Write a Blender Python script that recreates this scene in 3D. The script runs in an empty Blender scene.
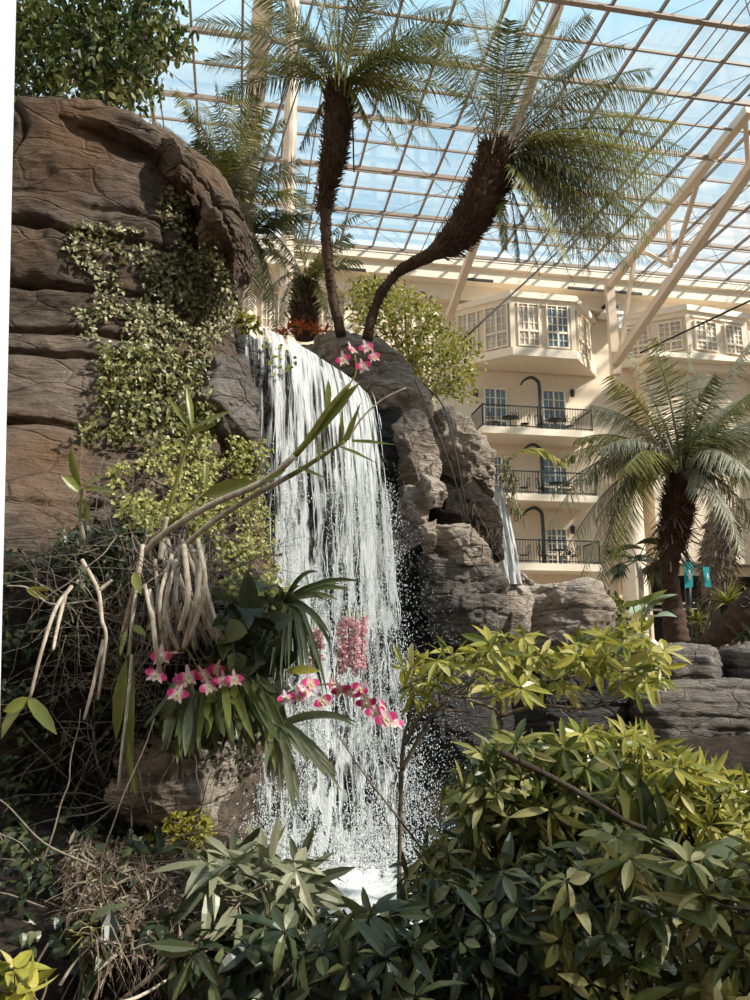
import bpy, math, random
import numpy as np
from mathutils import Vector, Matrix
from mathutils.bvhtree import BVHTree
SC = bpy.context.scene
COL = SC.collection
PI = math.pi
RNG = np.random.default_rng(7)
random.seed(7)
# ---------------------------------------------------------------- camera model
FPX, HOR = 780.0, 655.0
PITCH = math.atan((HOR-500)/FPX)
EYE = np.array([0, 0, 1.7])
FW = np.array([0, math.cos(PITCH), math.sin(PITCH)])
UP = np.array([0, -math.sin(PITCH), math.cos(PITCH)])
RT = np.array([1.0, 0, 0])
def ray(px, py):
    return FW + RT*(px-375)/FPX + UP*(500-py)/FPX
def at(px, py, Y):
    """the place at distance Y along the hall that the photo shows at (px,py)"""
    d = ray(px, py); return EYE + d*(Y/d[1])
def ats(*pts): return np.array([at(*p) for p in pts])
def unit(v):
    v = np.asarray(v, float); return v/np.maximum(np.linalg.norm(v, axis=-1, keepdims=True), 1e-9)
# ---------------------------------------------------------------- noise
def _h(ix, iy, iz, seed):
    h = (ix*374761393 + iy*668265263 + iz*1274126177 + seed*974634777) & 0xFFFFFFFF
    h = ((h ^ (h >> 13))*1103515245) & 0xFFFFFFFF
    h = ((h ^ (h >> 16))*2246822519) & 0xFFFFFFFF
    return ((h ^ (h >> 15)) & 0xFFFF)/32767.5 - 1
def vnoise(P, seed=0):
    P = np.asarray(P, float); i = np.floor(P).astype(np.int64); f = P-i; f = f*f*f*(f*(f*6-15)+10)
    x, y, z = i[..., 0], i[..., 1], i[..., 2]; a, b, c = f[..., 0], f[..., 1], f[..., 2]
    r = 0
    for dx in (0, 1):
        for dy in (0, 1):
            for dz in (0, 1):
                w = (a if dx else 1-a)*(b if dy else 1-b)*(c if dz else 1-c)
                r = r + w*_h(x+dx, y+dy, z+dz, seed)
    return r
def fbm(P, oct=4, seed=0, g=.5):
    s, a, P = 0, 1.0, np.asarray(P, float)
    for k in range(oct):
        s = s + a*vnoise(P, seed+k*17); P = P*2.03+11.3; a *= g
    return s
# ---------------------------------------------------------------- objects
ORG = {}
def empty(name, loc=(0, 0, 0), parent=None):
    o = bpy.data.objects.new(name, None); COL.objects.link(o); o.empty_display_size = .05
    if parent is not None:
        po = ORG[parent.name]; o.parent = parent; o.location = [loc[i]-po[i] for i in range(3)]
    else: o.location = [float(v) for v in loc]
    ORG[o.name] = np.array([float(v) for v in loc]); return o
def tag(o, label=None, cat=None, group=None, kind=None):
    if label: o['label'] = label
    if cat: o['category'] = cat
    if group: o['group'] = group
    if kind: o['kind'] = kind
    return o
def thing(name, label, cat, loc, group=None, kind=None):
    return tag(empty(name, loc), label, cat, group, kind)
class MB:
    def __init__(s): s.V = []; s.F = []; s.n = 0; s.T = []
    def add(s, V, F, T=None):
        V = np.asarray(V, float).reshape(-1, 3); F = np.asarray(F, dtype=np.int64)
        if len(V) == 0: return s
        s.V.append(V); s.F.append(F+s.n); s.n += len(V)
        s.T.append(np.zeros(len(V)) if T is None else np.asarray(T, float).ravel()); return s
    def box(s, c, h, ax=None):
        c = np.asarray(c, float); ax = np.eye(3) if ax is None else ax
        v = np.array([[x, y, z] for x in (-1, 1) for y in (-1, 1) for z in (-1, 1)])*np.asarray(h, float)
        return s.add(c + v@ax, [[0, 1, 3, 2], [4, 6, 7, 5], [0, 4, 5, 1], [2, 3, 7, 6], [0, 2, 6, 4], [1, 5, 7, 3]])
    def bar(s, p, q, w, h=None, up=(0, 0, 1)):
        p = np.asarray(p, float); q = np.asarray(q, float); d = unit(q-p); u = np.asarray(up, float)
        if abs(d@u) > .98: u = np.array([1.0, 0, 0])
        sd = unit(np.cross(d, u)); u2 = np.cross(sd, d); h = w if h is None else h
        return s.box((p+q)/2, (np.linalg.norm(q-p)/2, w/2, h/2), np.array([d, sd, u2]))
    def tube(s, path, r, sides=6, cap=True):
        path = np.asarray(path, float); n = len(path); r = np.broadcast_to(np.asarray(r, float), (n,))
        d = unit(np.gradient(path, axis=0)); ref = np.array([0, 0, 1.0]) if abs(d[0][2]) < .9 else np.array([1.0, 0, 0])
        u = unit(np.cross(d[0], ref)); us = []
        for k in range(n):
            u = unit(u - d[k]*(u@d[k])); us.append(u)
        us = np.array(us); w = np.cross(d, us); a = np.linspace(0, 2*PI, sides, endpoint=False)
        V = path[:, None] + r[:, None, None]*(np.cos(a)[None, :, None]*us[:, None]+np.sin(a)[None, :, None]*w[:, None])
        i = np.arange(n-1)[:, None]*sides; j = np.arange(sides)[None]; jn = (j+1) % sides
        F = np.stack([i+j, i+jn, i+sides+jn, i+sides+j], -1).reshape(-1, 4)
        s.add(V, F, np.repeat(np.linspace(0, 1, n), sides))
        if cap:
            for e, row in ((0, 0), (n-1, n-1)):
                c = s.n; s.add([path[e]], np.zeros((0, 4)));
                ring = c - n*sides + row*sides if e == 0 else c-1-sides
                ring = (c - n*sides) if e == 0 else (c-1-sides)
                f = np.stack([np.full(sides, c), ring+np.arange(sides), ring+(np.arange(sides)+1) % sides, np.full(sides, c)], -1)
                s.F.append(f[:, :3] if e else f[:, :3][:, ::-1])
        return s
    def build(s, name, mat, parent=None, smooth=True, attr=False):
        V = np.concatenate(s.V) if s.V else np.zeros((0, 3))
        org = ORG[parent.name] if parent is not None else V.mean(0)
        me = bpy.data.meshes.new(name)
        sizes = np.concatenate([np.full(len(f), f.shape[1]) for f in s.F if len(f)])
        idx = np.concatenate([f.ravel() for f in s.F if len(f)])
        me.vertices.add(len(V)); me.vertices.foreach_set('co', (V-org).astype(np.float32).ravel())
        me.loops.add(len(idx)); me.loops.foreach_set('vertex_index', idx.astype(np.int32))
        me.polygons.add(len(sizes)); me.polygons.foreach_set('loop_start', np.concatenate([[0], np.cumsum(sizes)[:-1]]).astype(np.int32))
        me.polygons.foreach_set('loop_total', sizes.astype(np.int32))
        me.polygons.foreach_set('use_smooth', np.full(len(sizes), smooth))
        if attr:
            a = me.attributes.new('along', 'FLOAT', 'POINT'); a.data.foreach_set('value', np.concatenate(s.T).astype(np.float32))
        me.update(calc_edges=True); me.materials.append(mat)
        o = bpy.data.objects.new(name, me); COL.objects.link(o)
        if parent is not None: o.parent = parent; o.location = (0, 0, 0)
        else: o.location = org
        ORG[o.name] = np.array(org); return o
def spath(pts, n=16):
    """catmull-rom through points"""
    p = np.asarray(pts, float); p = np.vstack([2*p[0]-p[1], p, 2*p[-1]-p[-2]]); out = []
    m = len(p)-3; t = np.linspace(0, m-1e-6, n)
    for x in t:
        k = int(x); f = x-k; a, b, c, d = p[k:k+4]
        out.append(.5*((2*b)+(-a+c)*f+(2*a-5*b+4*c-d)*f*f+(-a+3*b-3*c+d)*f**3))
    return np.array(out)
SH = {'ellip': ([0, .22, .5, .78, 1], [.08, .75, 1, .7, .02]), 'strap': ([0, .2, .45, .7, .9, 1], [.7, 1, 1, .85, .5, .05]),
      'round': ([0, .3, .65, 1], [.3, 1, .95, .15]), 'needle': ([0, .4, 1], [.7, 1, .03]), 'heart': ([0, .15, .5, .8, 1], [.4, 1, .85, .4, .02])}
def leaves(mb, P, D, N, L, W, shape='ellip', curl=.2, fold=.15, twist=0):
    P = np.asarray(P, float).reshape(-1, 3); n = len(P)
    if n == 0: return mb
    D = unit(np.broadcast_to(D, (n, 3))); N = np.broadcast_to(N, (n, 3)); S = unit(np.cross(D, N)); N = np.cross(S, D)
    L = np.broadcast_to(L, (n,)); W = np.broadcast_to(W, (n,)); curl = np.broadcast_to(curl, (n,))
    ts, ws = map(np.array, SH[shape]); k = len(ts)
    mid = P[:, None] + D[:, None]*(L[:, None]*ts)[..., None] - N[:, None]*((curl*L)[:, None]*ts**2)[..., None]
    w = (W[:, None]*ws/2)[..., None]
    lift = N[:, None]*w*fold*2
    V = np.stack([mid-S[:, None]*w+lift, mid, mid+S[:, None]*w+lift], 2).reshape(-1, 3)
    b = (np.arange(n)*k*3)[:, None, None]; r = (np.arange(k-1)*3)[None, :, None]; c = np.array([0, 1])[None, None]
    i = (b+r+c).ravel(); F = np.stack([i, i+1, i+4, i+3], -1)
    mb.add(V, F, np.repeat(np.tile(ts, n), 3)); return mb
def rdir(n, up=0, rng=RNG):
    v = rng.normal(size=(n, 3)); v = unit(v); v[:, 2] += up; return unit(v)
def inpoly(x, y, poly):
    poly = np.asarray(poly, float); x = np.asarray(x); y = np.asarray(y); c = np.zeros(x.shape, bool); j = len(poly)-1
    for i in range(len(poly)):
        xi, yi = poly[i]; xj, yj = poly[j]
        m = ((yi > y) != (yj > y)) & (x < (xj-xi)*(y-yi)/((yj-yi) if yj != yi else 1e-9)+xi); c ^= m; j = i
    return c
def sample(poly, n, rng=RNG):
    poly = np.asarray(poly, float); lo = poly.min(0); hi = poly.max(0); out = np.zeros((0, 2))
    while len(out) < n:
        q = rng.uniform(lo, hi, (n*3, 2)); out = np.vstack([out, q[inpoly(q[:, 0], q[:, 1], poly)]])
    return out[:n]
# ---------------------------------------------------------------- materials
class NT:
    def __init__(s, name):
        s.m = bpy.data.materials.new(name); s.m.use_nodes = True; s.t = s.m.node_tree; s.t.nodes.clear()
        s.out = s.t.nodes.new('ShaderNodeOutputMaterial')
    def n(s, typ, ins=None, **kw):
        nd = s.t.nodes.new(typ)
        for k, v in kw.items(): setattr(nd, k, v)
        for k, v in (ins or {}).items():
            if hasattr(v, 'is_output') or isinstance(v, bpy.types.NodeSocket): s.t.links.new(v, nd.inputs[k])
            else: nd.inputs[k].default_value = v
        return nd
    def ramp(s, fac, stops):
        nd = s.n('ShaderNodeValToRGB', {0: fac}); e = nd.color_ramp.elements
        while len(e) < len(stops): e.new(.5)
        for el, (p, c) in zip(e, stops): el.position = p; el.color = (*c, 1) if len(c) == 3 else c
        return nd.outputs[0]
    def math(s, op, a, b=0, c=0): return s.n('ShaderNodeMath', {0: a, 1: b, 2: c}, operation=op).outputs[0]
    def mix(s, f, a, b, bl='MIX'):
        nd = s.t.nodes.new('ShaderNodeMix'); nd.data_type = 'RGBA'; nd.blend_type = bl
        for k, v in ((0, f), (6, a), (7, b)):
            if isinstance(v, bpy.types.NodeSocket): s.t.links.new(v, nd.inputs[k])
            else: nd.inputs[k].default_value = v if k == 0 else ((*v, 1) if len(v) == 3 else v)
        return nd.outputs[2]
    def noise(s, vec, scale, detail=4, rough=.55, dist=0):
        return s.n('ShaderNodeTexNoise', {'Vector': vec, 'Scale': scale, 'Detail': detail, 'Roughness': rough, 'Distortion': dist}).outputs[0]
    def mapping(s, vec, scale=(1, 1, 1), loc=(0, 0, 0)): return s.n('ShaderNodeMapping', {'Vector': vec, 'Scale': scale, 'Location': loc}).outputs[0]
    def bump(s, h, st=.5, d=.02, nrm=None):
        i = {'Height': h, 'Strength': st, 'Distance': d}
        if nrm is not None: i['Normal'] = nrm
        return s.n('ShaderNodeBump', i).outputs[0]
    def finish(s, sh): s.t.links.new(sh, s.out.inputs[0]); return s.m
def pos(t):
    g = t.n('ShaderNodeNewGeometry'); return g.outputs['Position']
def rock_mat(name, dark, mid, light, rough=.9, bump=1.0, scale=1.0, warm=None, spec=.3):
    t = NT(name); p = pos(t)
    big = t.noise(p, 1.3*scale, 5, .6); st = t.noise(t.mapping(p, (1, 1, 3.5)), 4*scale, 8, .68, .6); fine = t.noise(p, 38*scale, 6, .7)
    m = t.math('ADD', t.math('MULTIPLY', st, .6), t.math('MULTIPLY', big, .4))
    c = t.ramp(m, [(.36, dark), (.5, mid), (.64, light)])
    vo = t.n('ShaderNodeTexVoronoi', {'Vector': t.mapping(t.mix(.12, p, t.n('ShaderNodeTexNoise', {'Vector': p, 'Scale': 3.0}).outputs[1]), (1, 1, 2.2)), 'Scale': 2.2*scale}, feature='DISTANCE_TO_EDGE').outputs[0]
    crack = t.ramp(vo, [(0, (.45, .42, .4)), (.02, (1, 1, 1))])
    c = t.mix(.55, c, crack, 'MULTIPLY')
    c = t.mix(.55, c, t.ramp(fine, [(.3, (.55, .55, .55)), (.65, (1.15, 1.15, 1.15))]), 'MULTIPLY')
    if warm: c = t.mix(t.ramp(t.noise(p, .9, 3), [(.5, (0, 0, 0)), (.7, (1, 1, 1))]), c, warm)
    strat = t.noise(t.mapping(p, (.8, .8, 9)), 5*scale, 6, .7, .3)
    hh = t.math('ADD', t.math('MULTIPLY', fine, .35), t.math('ADD', t.math('MULTIPLY', st, 1.0), t.math('MULTIPLY', strat, .6)))
    hh = t.math('ADD', hh, t.math('MULTIPLY', t.ramp(vo, [(0, (0, 0, 0)), (.03, (1, 1, 1))]), .35))
    b = t.bump(hh, bump, .06)
    s = t.n('ShaderNodeBsdfPrincipled', {'Base Color': c, 'Roughness': rough, 'Normal': b, 'Specular IOR Level': spec})
    return t.finish(s.outputs[0])
def leaf_mat(name, cols, trans=.35, rough=.45, spec=.4, along=None, tt=(1, 1, .55)):
    t = NT(name); g = t.n('ShaderNodeNewGeometry'); r = g.outputs['Random Per Island']
    k = len(cols); c = t.ramp(r, [(i/(k-1) if k > 1 else 0, x) for i, x in enumerate(cols)])
    nz = t.noise(g.outputs['Position'], 30, 3); c = t.mix(.35, c, t.ramp(nz, [(.3, (.7, .7, .7)), (.7, (1.2, 1.2, 1.2))]), 'MULTIPLY')
    if along:
        at_ = t.n('ShaderNodeAttribute', attribute_name='along').outputs['Fac']
        c = t.mix(t.ramp(at_, [(along[0], (1, 1, 1)), (along[1], (0, 0, 0))]), c, along[2])
    p = t.n('ShaderNodeBsdfPrincipled', {'Base Color': c, 'Roughness': rough, 'Specular IOR Level': spec})
    tr = t.n('ShaderNodeBsdfTranslucent', {'Color': t.mix(.5, c, tt, 'MULTIPLY')})
    return t.finish(t.n('ShaderNodeMixShader', {0: trans, 1: p.outputs[0], 2: tr.outputs[0]}).outputs[0])
def plain(name, col, rough=.6, metal=0, nscale=8, var=.15, bump=.1, spec=.4):
    t = NT(name); p = pos(t); nz = t.noise(p, nscale, 4)
    c = t.mix(1, col, t.ramp(nz, [(.3, (1-var,)*3), (.7, (1+var*.5,)*3)]), 'MULTIPLY')
    return t.finish(t.n('ShaderNodeBsdfPrincipled', {'Base Color': c, 'Roughness': rough, 'Metallic': metal, 'Specular IOR Level': spec,
        'Normal': t.bump(nz, bump, .01)}).outputs[0])
def bark_mat(name, a, b, ring=0, bump=.8):
    t = NT(name); p = pos(t); nz = t.noise(t.mapping(p, (1, 1, .35)), 45, 5, .7)
    c = t.ramp(nz, [(.3, a), (.7, b)])
    return t.finish(t.n('ShaderNodeBsdfPrincipled', {'Base Color': c, 'Roughness': .9, 'Specular IOR Level': .2, 'Normal': t.bump(nz, bump, .01)}).outputs[0])
M = {}
M['tower'] = rock_mat('tower_rock', (.055, .039, .029), (.145, .105, .080), (.28, .215, .17), warm=(.20, .115, .065))
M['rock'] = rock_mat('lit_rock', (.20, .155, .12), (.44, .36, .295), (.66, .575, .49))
M['palm4'] = leaf_mat('pale_palm_leaflet', [(.20, .20, .14), (.36, .35, .25), (.5, .47, .36)], .3)
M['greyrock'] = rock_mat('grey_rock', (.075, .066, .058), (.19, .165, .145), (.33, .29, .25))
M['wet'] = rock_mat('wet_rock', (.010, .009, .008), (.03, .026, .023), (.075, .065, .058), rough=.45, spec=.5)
M['soil'] = rock_mat('soil', (.02, .014, .01), (.05, .036, .026), (.10, .075, .055), scale=3)
M['cream'] = plain('cream_stucco', (.75, .62, .475), .85, nscale=3, var=.06)
M['creamtrim'] = plain('cream_trim', (.80, .69, .55), .6, nscale=3, var=.05)
M['steel'] = plain('painted_steel', (.66, .525, .40), .5, nscale=6, var=.05, bump=.03)
M['steeldark'] = plain('rafter_steel', (.27, .205, .16), .55, nscale=6, var=.08, bump=.03)
M['black'] = plain('black_iron', (.012, .012, .013), .45, nscale=20)
M['cable'] = plain('black_rubber', (.015, .013, .012), .6)
M['whitepole'] = plain('white_paint', (.55, .60, .62), .3, nscale=4, var=.04, bump=.02)
M['teal'] = plain('teal_cloth', (.01, .30, .34), .7, nscale=12)
M['white'] = plain('white_print', (.8, .8, .78), .7)
M['path'] = plain('paving', (.25, .21, .17), .8)
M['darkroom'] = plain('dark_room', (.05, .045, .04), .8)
t = NT('window_glass'); g = t.n('ShaderNodeBsdfPrincipled', {'Base Color': (.10, .17, .22, 1), 'Roughness': .08, 'Specular IOR Level': .9}); M['wglass'] = t.finish(g.outputs[0])
t = NT('window_curtain'); M['curtain'] = plain('pale_curtain_glass', (.52, .45, .37), .35, nscale=2, var=.35)
t = NT('roof_glass'); fr = t.n('ShaderNodeFresnel', {'IOR': 1.3}).outputs[0]
M['rglass'] = t.finish(t.n('ShaderNodeMixShader', {0: t.math('MULTIPLY', fr, .25), 1: t.n('ShaderNodeBsdfTransparent', {0: (.96, .98, .99, 1)}).outputs[0], 2: t.n('ShaderNodeBsdfGlossy', {'Roughness': .05}).outputs[0]}).outputs[0])
# foliage
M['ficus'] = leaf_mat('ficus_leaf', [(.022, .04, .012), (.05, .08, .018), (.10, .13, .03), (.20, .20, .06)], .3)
M['ivy'] = leaf_mat('ivy_leaf', [(.07, .085, .03), (.20, .20, .085), (.40, .37, .2), (.55, .49, .33)], .15, .45)
M['lime'] = leaf_mat('lime_leaf', [(.10, .13, .03), (.26, .27, .06), (.40, .37, .11), (.5, .46, .22)], .25)
M['shrub'] = leaf_mat('yellow_green_leaf', [(.09, .115, .025), (.27, .28, .05), (.48, .43, .08), (.6, .53, .22)], .4, .33)
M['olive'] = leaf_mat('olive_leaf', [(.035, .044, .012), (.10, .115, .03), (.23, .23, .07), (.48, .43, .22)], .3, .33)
M['mid'] = leaf_mat('mid_green_leaf', [(.035, .05, .014), (.11, .135, .035), (.27, .27, .075), (.55, .50, .24)], .35, .33)
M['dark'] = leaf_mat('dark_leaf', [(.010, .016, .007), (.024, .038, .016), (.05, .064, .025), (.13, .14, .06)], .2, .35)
M['sage'] = leaf_mat('sage_leaf', [(.07, .08, .04), (.18, .19, .11), (.36, .35, .23)], .2, .35)
M['strap'] = leaf_mat('strap_leaf', [(.035, .05, .018), (.09, .11, .04), (.20, .20, .10)], .15, .32)
M['orchidleaf'] = leaf_mat('orchid_leaf', [(.12, .14, .03), (.28, .29, .07)], .25, .35)
M['palm1'] = leaf_mat('palm_leaflet_green', [(.06, .08, .03), (.13, .14, .055), (.26, .25, .12)], .35)
M['palm2'] = leaf_mat('palm_leaflet_yellow', [(.12, .13, .03), (.26, .25, .06), (.36, .32, .10)], .4)
M['palm3'] = leaf_mat('palm_leaflet_grey', [(.14, .15, .10), (.26, .26, .18), (.42, .40, .30)], .3)
M['dead'] = leaf_mat('dead_frond', [(.07, .048, .032), (.16, .115, .08), (.33, .27, .2)], .15, .8)
M['moss'] = leaf_mat('moss', [(.25, .24, .03), (.45, .40, .06)], .2, .8)
M['orange'] = leaf_mat('orange_bract', [(.55, .10, .02), (.65, .22, .05)], .2)
M['variegated'] = leaf_mat('variegated_leaf', [(.10, .22, .08), (.7, .74, .62)], .2)
M['bark'] = bark_mat('palm_bark', (.035, .02, .013), (.13, .08, .055))
M['fibre'] = bark_mat('palm_fibre', (.05, .028, .018), (.16, .095, .06))
M['twig'] = bark_mat('twig_bark', (.10, .075, .05), (.28, .22, .16))
M['darktwig'] = bark_mat('dark_twig', (.03, .022, .016), (.10, .075, .055))
M['cane'] = bark_mat('orchid_cane', (.30, .235, .175), (.66, .58, .48), bump=.4)
M['greencane'] = bark_mat('green_cane', (.16, .17, .04), (.33, .32, .10), bump=.2)
M['root'] = bark_mat('aerial_root', (.10, .078, .058), (.30, .25, .20), bump=.4)
M['petal'] = leaf_mat('orchid_petal', [(.62, .015, .14), (.72, .04, .24)], .25, .5, tt=(1, .8, 1), along=(.12, .6, (.9, .66, .68)))
M['sepal'] = leaf_mat('orchid_sepal', [(.88, .40, .50), (.9, .66, .68)], .3, .5, tt=(1, .9, .95), along=(.1, .5, (.9, .8, .7)))
M['lip'] = leaf_mat('orchid_lip', [(.75, .62, .32), (.85, .75, .55)], .2, .5)
M['pink'] = leaf_mat('pink_floret', [(.86, .46, .52), (.93, .72, .74), (.9, .6, .64)], .3, .5, tt=(1, .9, .95))
# ---------------------------------------------------------------- camera, sky, sun
cd = bpy.data.cameras.new('camera'); cam = bpy.data.objects.new('camera', cd); COL.objects.link(cam)
cam.location = EYE; cam.rotation_euler = (PI/2+PITCH, 0, 0); cd.sensor_fit = 'VERTICAL'; cd.sensor_height = 36; cd.lens = 36*FPX/1000
cd.clip_end = 400; cd.clip_start = .02; SC.camera = cam
vs = SC.view_settings; vs.view_transform = 'Standard'; vs.look = 'None'; vs.gamma = 1; vs.use_curve_mapping = False; vs.exposure = 0.3
SUN_FROM = unit([.72, -.30, .62]); SUN_E = 9.5
W = bpy.data.worlds.new('sky'); SC.world = W; W.use_nodes = True; wt = W.node_tree; wt.nodes.clear()
def wn(typ, **k):
    n = wt.nodes.new(typ)
    for a, b in k.items(): setattr(n, a, b)
    return n
tc = wn('ShaderNodeTexCoord'); mp = wn('ShaderNodeMapping'); mp.inputs['Scale'].default_value = (1, 1, 2.2)
nz = wn('ShaderNodeTexNoise'); nz.inputs['Scale'].default_value = 3.2; nz.inputs['Detail'].default_value = 8; nz.inputs['Roughness'].default_value = .6; nz.inputs['Distortion'].default_value = .4
rp = wn('ShaderNodeValToRGB'); rp.color_ramp.elements[0].position = .40; rp.color_ramp.elements[0].color = (.47, .73, .90, 1)
rp.color_ramp.elements[1].position = .66; rp.color_ramp.elements[1].color = (.93, .94, .93, 1)
e = rp.color_ramp.elements.new(.52); e.color = (.62, .82, .93, 1)
bg = wn('ShaderNodeBackground'); bg.inputs[1].default_value = 1.02; wo = wn('ShaderNodeOutputWorld')
for a, b in ((tc.outputs['Generated'], mp.inputs[0]), (mp.outputs[0], nz.inputs[0]), (nz.outputs[0], rp.inputs[0]), (rp.outputs[0], bg.inputs[0]), (bg.outputs[0], wo.inputs[0])): wt.links.new(a, b)
sl = bpy.data.lights.new('sun', 'SUN'); sl.energy = SUN_E; sl.angle = math.radians(2.5); sl.color = (1, .92, .80)
so = bpy.data.objects.new('sun', sl); COL.objects.link(so); so.rotation_euler = Vector(SUN_FROM).to_track_quat('Z', 'Y').to_euler()
try:
    SC.cycles.transparent_max_bounces = 24; SC.cycles.sample_clamp_indirect = 6; SC.cycles.max_bounces = 7
except Exception: pass
# ---------------------------------------------------------------- facade frame
YAW = math.radians(10); FA = np.array([math.cos(YAW), math.sin(YAW), 0]); FN = np.array([math.sin(YAW), -math.cos(YAW), 0]); FO = np.array([4.8, 36.0, 0])
AX = np.array([FA, FN, [0, 0, 1.0]])
def fw(u, o, z): return FO + FA*u + FN*o + np.array([0, 0, z])
def fpx(px, py, o=0.0):
    d = ray(px, py); k = (FN@(FO+FN*o-EYE))/(FN@d); p = EYE+d*k; return (p-FO)@FA, p[2]
def fbox(mb, u0, u1, o0, o1, z0, z1): return mb.box(fw((u0+u1)/2, (o0+o1)/2, (z0+z1)/2), (abs(u1-u0)/2, abs(o1-o0)/2, abs(z1-z0)/2), AX)
def struct(name, mb, mat, smooth=False):
    o = mb.build(name, mat, None, smooth); o['kind'] = 'structure'; return o
TZ = 1.75                                             # terrace level
ZT = fpx(480, 260, 1.3)[1]-.25                                 # top of the facade
struct('floor', MB().box((0, -5, -.1), (34, 15.2, .1)), M['soil'])
struct('floor_terrace', MB().box((0, 30.1, TZ-1), (34, 18.5, 1)), M['path'])
# facade with a dark arcade at the lower right
ua = fpx(652, 600)[0]; za = fpx(700, 574)[1]
mb = MB(); fbox(mb, -34, ua, -.5, 0, TZ, ZT); fbox(mb, ua, 26, -.5, 0, za, ZT); struct('wall_back', mb, M['cream'])
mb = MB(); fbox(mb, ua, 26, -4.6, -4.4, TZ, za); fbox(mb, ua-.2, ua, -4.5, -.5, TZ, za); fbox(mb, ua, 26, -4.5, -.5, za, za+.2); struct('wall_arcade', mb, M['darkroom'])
mb = MB(); fbox(mb, ua, 26, 0, .25, za-.1, za+.35); struct('trim_arcade_beam', mb, M['creamtrim'])
struct('wall_left', MB().box((-30, 8, 9), (.3, 34, 11)), M['cream'])
struct('wall_right', MB().box((30, 8, 7), (.3, 34, 7)), M['cream'])
struct('wall_behind', MB().box((0, -19.5, 9), (30, .3, 11)), M['cream'])
# cornice bands under the roof
mb = MB(); fbox(mb, -34, 26, 0, 1.3, ZT-.12, ZT+.25); fbox(mb, -34, 26, 0, 1.1, ZT-.75, ZT-.12); fbox(mb, -34, 26, 0, .5, ZT-1.5, ZT-.75); struct('trim_cornice', mb, M['creamtrim'])
mb = MB()
for (x0, x1) in ((326, 362), (455, 485), (557, 628)):
    a = fpx(x0, 262)[0]; b = fpx(x1, 262)[0]; fbox(mb, a, b, 1.1, 1.18, ZT-.78, ZT-.66)
struct('trim_shadow_slits', mb, M['black'])  # black strips stand in for the shadow lines along the cornice
# ---------------------------------------------------------------- glass roof
RZ = ZT+.55; R0, R1 = 1.2, 46.0
ceil = empty('ceiling', fw(0, 20, RZ)); ceil['kind'] = 'structure'
NRAF = 42
m0 = MB(); m0.bar(fw(-30, R0, RZ), fw(-30, R1, RZ), .075, .13); raf = m0.build('rafter', M['steeldark'], ceil, False)
for k in range(1, NRAF):
    o = raf.copy(); COL.objects.link(o); o.location = FA*(k*1.55)
m0 = MB(); m0.bar(fw(-33, R0, RZ-.12), fw(33, R0, RZ-.12), .13, .15); pur = m0.build('purlin', M['steeldark'], ceil, False)
for k in range(1, 16):
    o = pur.copy(); COL.objects.link(o); o.location = FN*(k*3.0)
m0 = MB(); m0.bar(fw(-33, R0+1.5, RZ), fw(33, R0+1.5, RZ), .07, .08); pl_ = m0.build('glazing_bar', M['steeldark'], ceil, False)
for k in range(1, 15):
    o = pl_.copy(); COL.objects.link(o); o.location = FN*(k*3.0)
m0 = MB(); m0.bar(fw(-33, R0+.5, RZ-.6), fw(33, R0+.5, RZ-.6), .04, .04); p3 = m0.build('tie_bar', M['steeldark'], ceil, False)
for k in range(1, 15):
    o = p3.copy(); COL.objects.link(o); o.location = FN*(k*3.0)
m0 = MB()
for k in range(9):
    u = -20+k*5.6
    m0.tube([fw(u, R0, RZ-.9), fw(u, R1, RZ-.9)], .025, 4); m0.tube([fw(u+.35, R0, RZ-.9), fw(u+.35, R1, RZ-.9)], .025, 4)
    for j in range(8): m0.tube([fw(u, R0+j*5.6, RZ-.5), fw(u+5.6, R0+5.6+j*5.6, RZ-.5)], .014, 4, False); m0.tube([fw(u+5.6, R0+j*5.6, RZ-.5), fw(u, R0+5.6+j*5.6, RZ-.5)], .014, 4, False)
m0.build('brace_rod', M['steeldark'], ceil, False)
m0 = MB(); fbox(m0, -34, 34, R0-.2, R1, RZ+.12, RZ+.14); m0.build('glazing', M['rglass'], ceil, False)
# trusses carrying the roof
def truss(dx, col=True):
    t = tag(empty('wall_truss', at(612, 360, 35.4)+FA*dx), kind='structure')
    P = lambda px, py, Y: at(px, py, Y)+FA*dx
    mb = MB(); a, b = P(610, 285, 35.3), P(750, 109, 24.8); c = a+(b-a)*2.0; c[2] = min(c[2], RZ-.5); mb.bar(a, b, .32, .34); mb.build('upper_chord', M['steel'], t, False)
    mb = MB(); a, b = P(616, 362, 35.3), P(742, 180, 26.6); d = b+(b-a)*.35; mb.bar(a, d, .34, .36); mb.build('lower_chord', M['steel'], t, False)
    mb = MB()
    for p, q in (((620, 352, 35.2), (634, 262, 33.6)), ((671, 266, 31.3), (667, 215, 31)), ((674, 262, 31.2), (699, 178, 28.5)), ((748, 165, 26.2), (745, 118, 25.2)), ((671, 266, 31.3), (645, 252, 32.8))):
        mb.bar(P(*p), P(*q), .16, .16)
    mb.build('web_strut', M['steel'], t, False)
    if col:
        mb = MB(); mb.bar(P(609, 285, 35.45), P(614, 600, 35.45)*[1, 1, 0]+[0, 0, TZ], .38, .5); mb.build('column', M['steel'], t, False)
truss(0, False); truss(8.4)
struct('trim_column', MB().bar(at(609, 283, 35.5), at(616, 375, 35.5), .4, .4), M['steel'])
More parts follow.
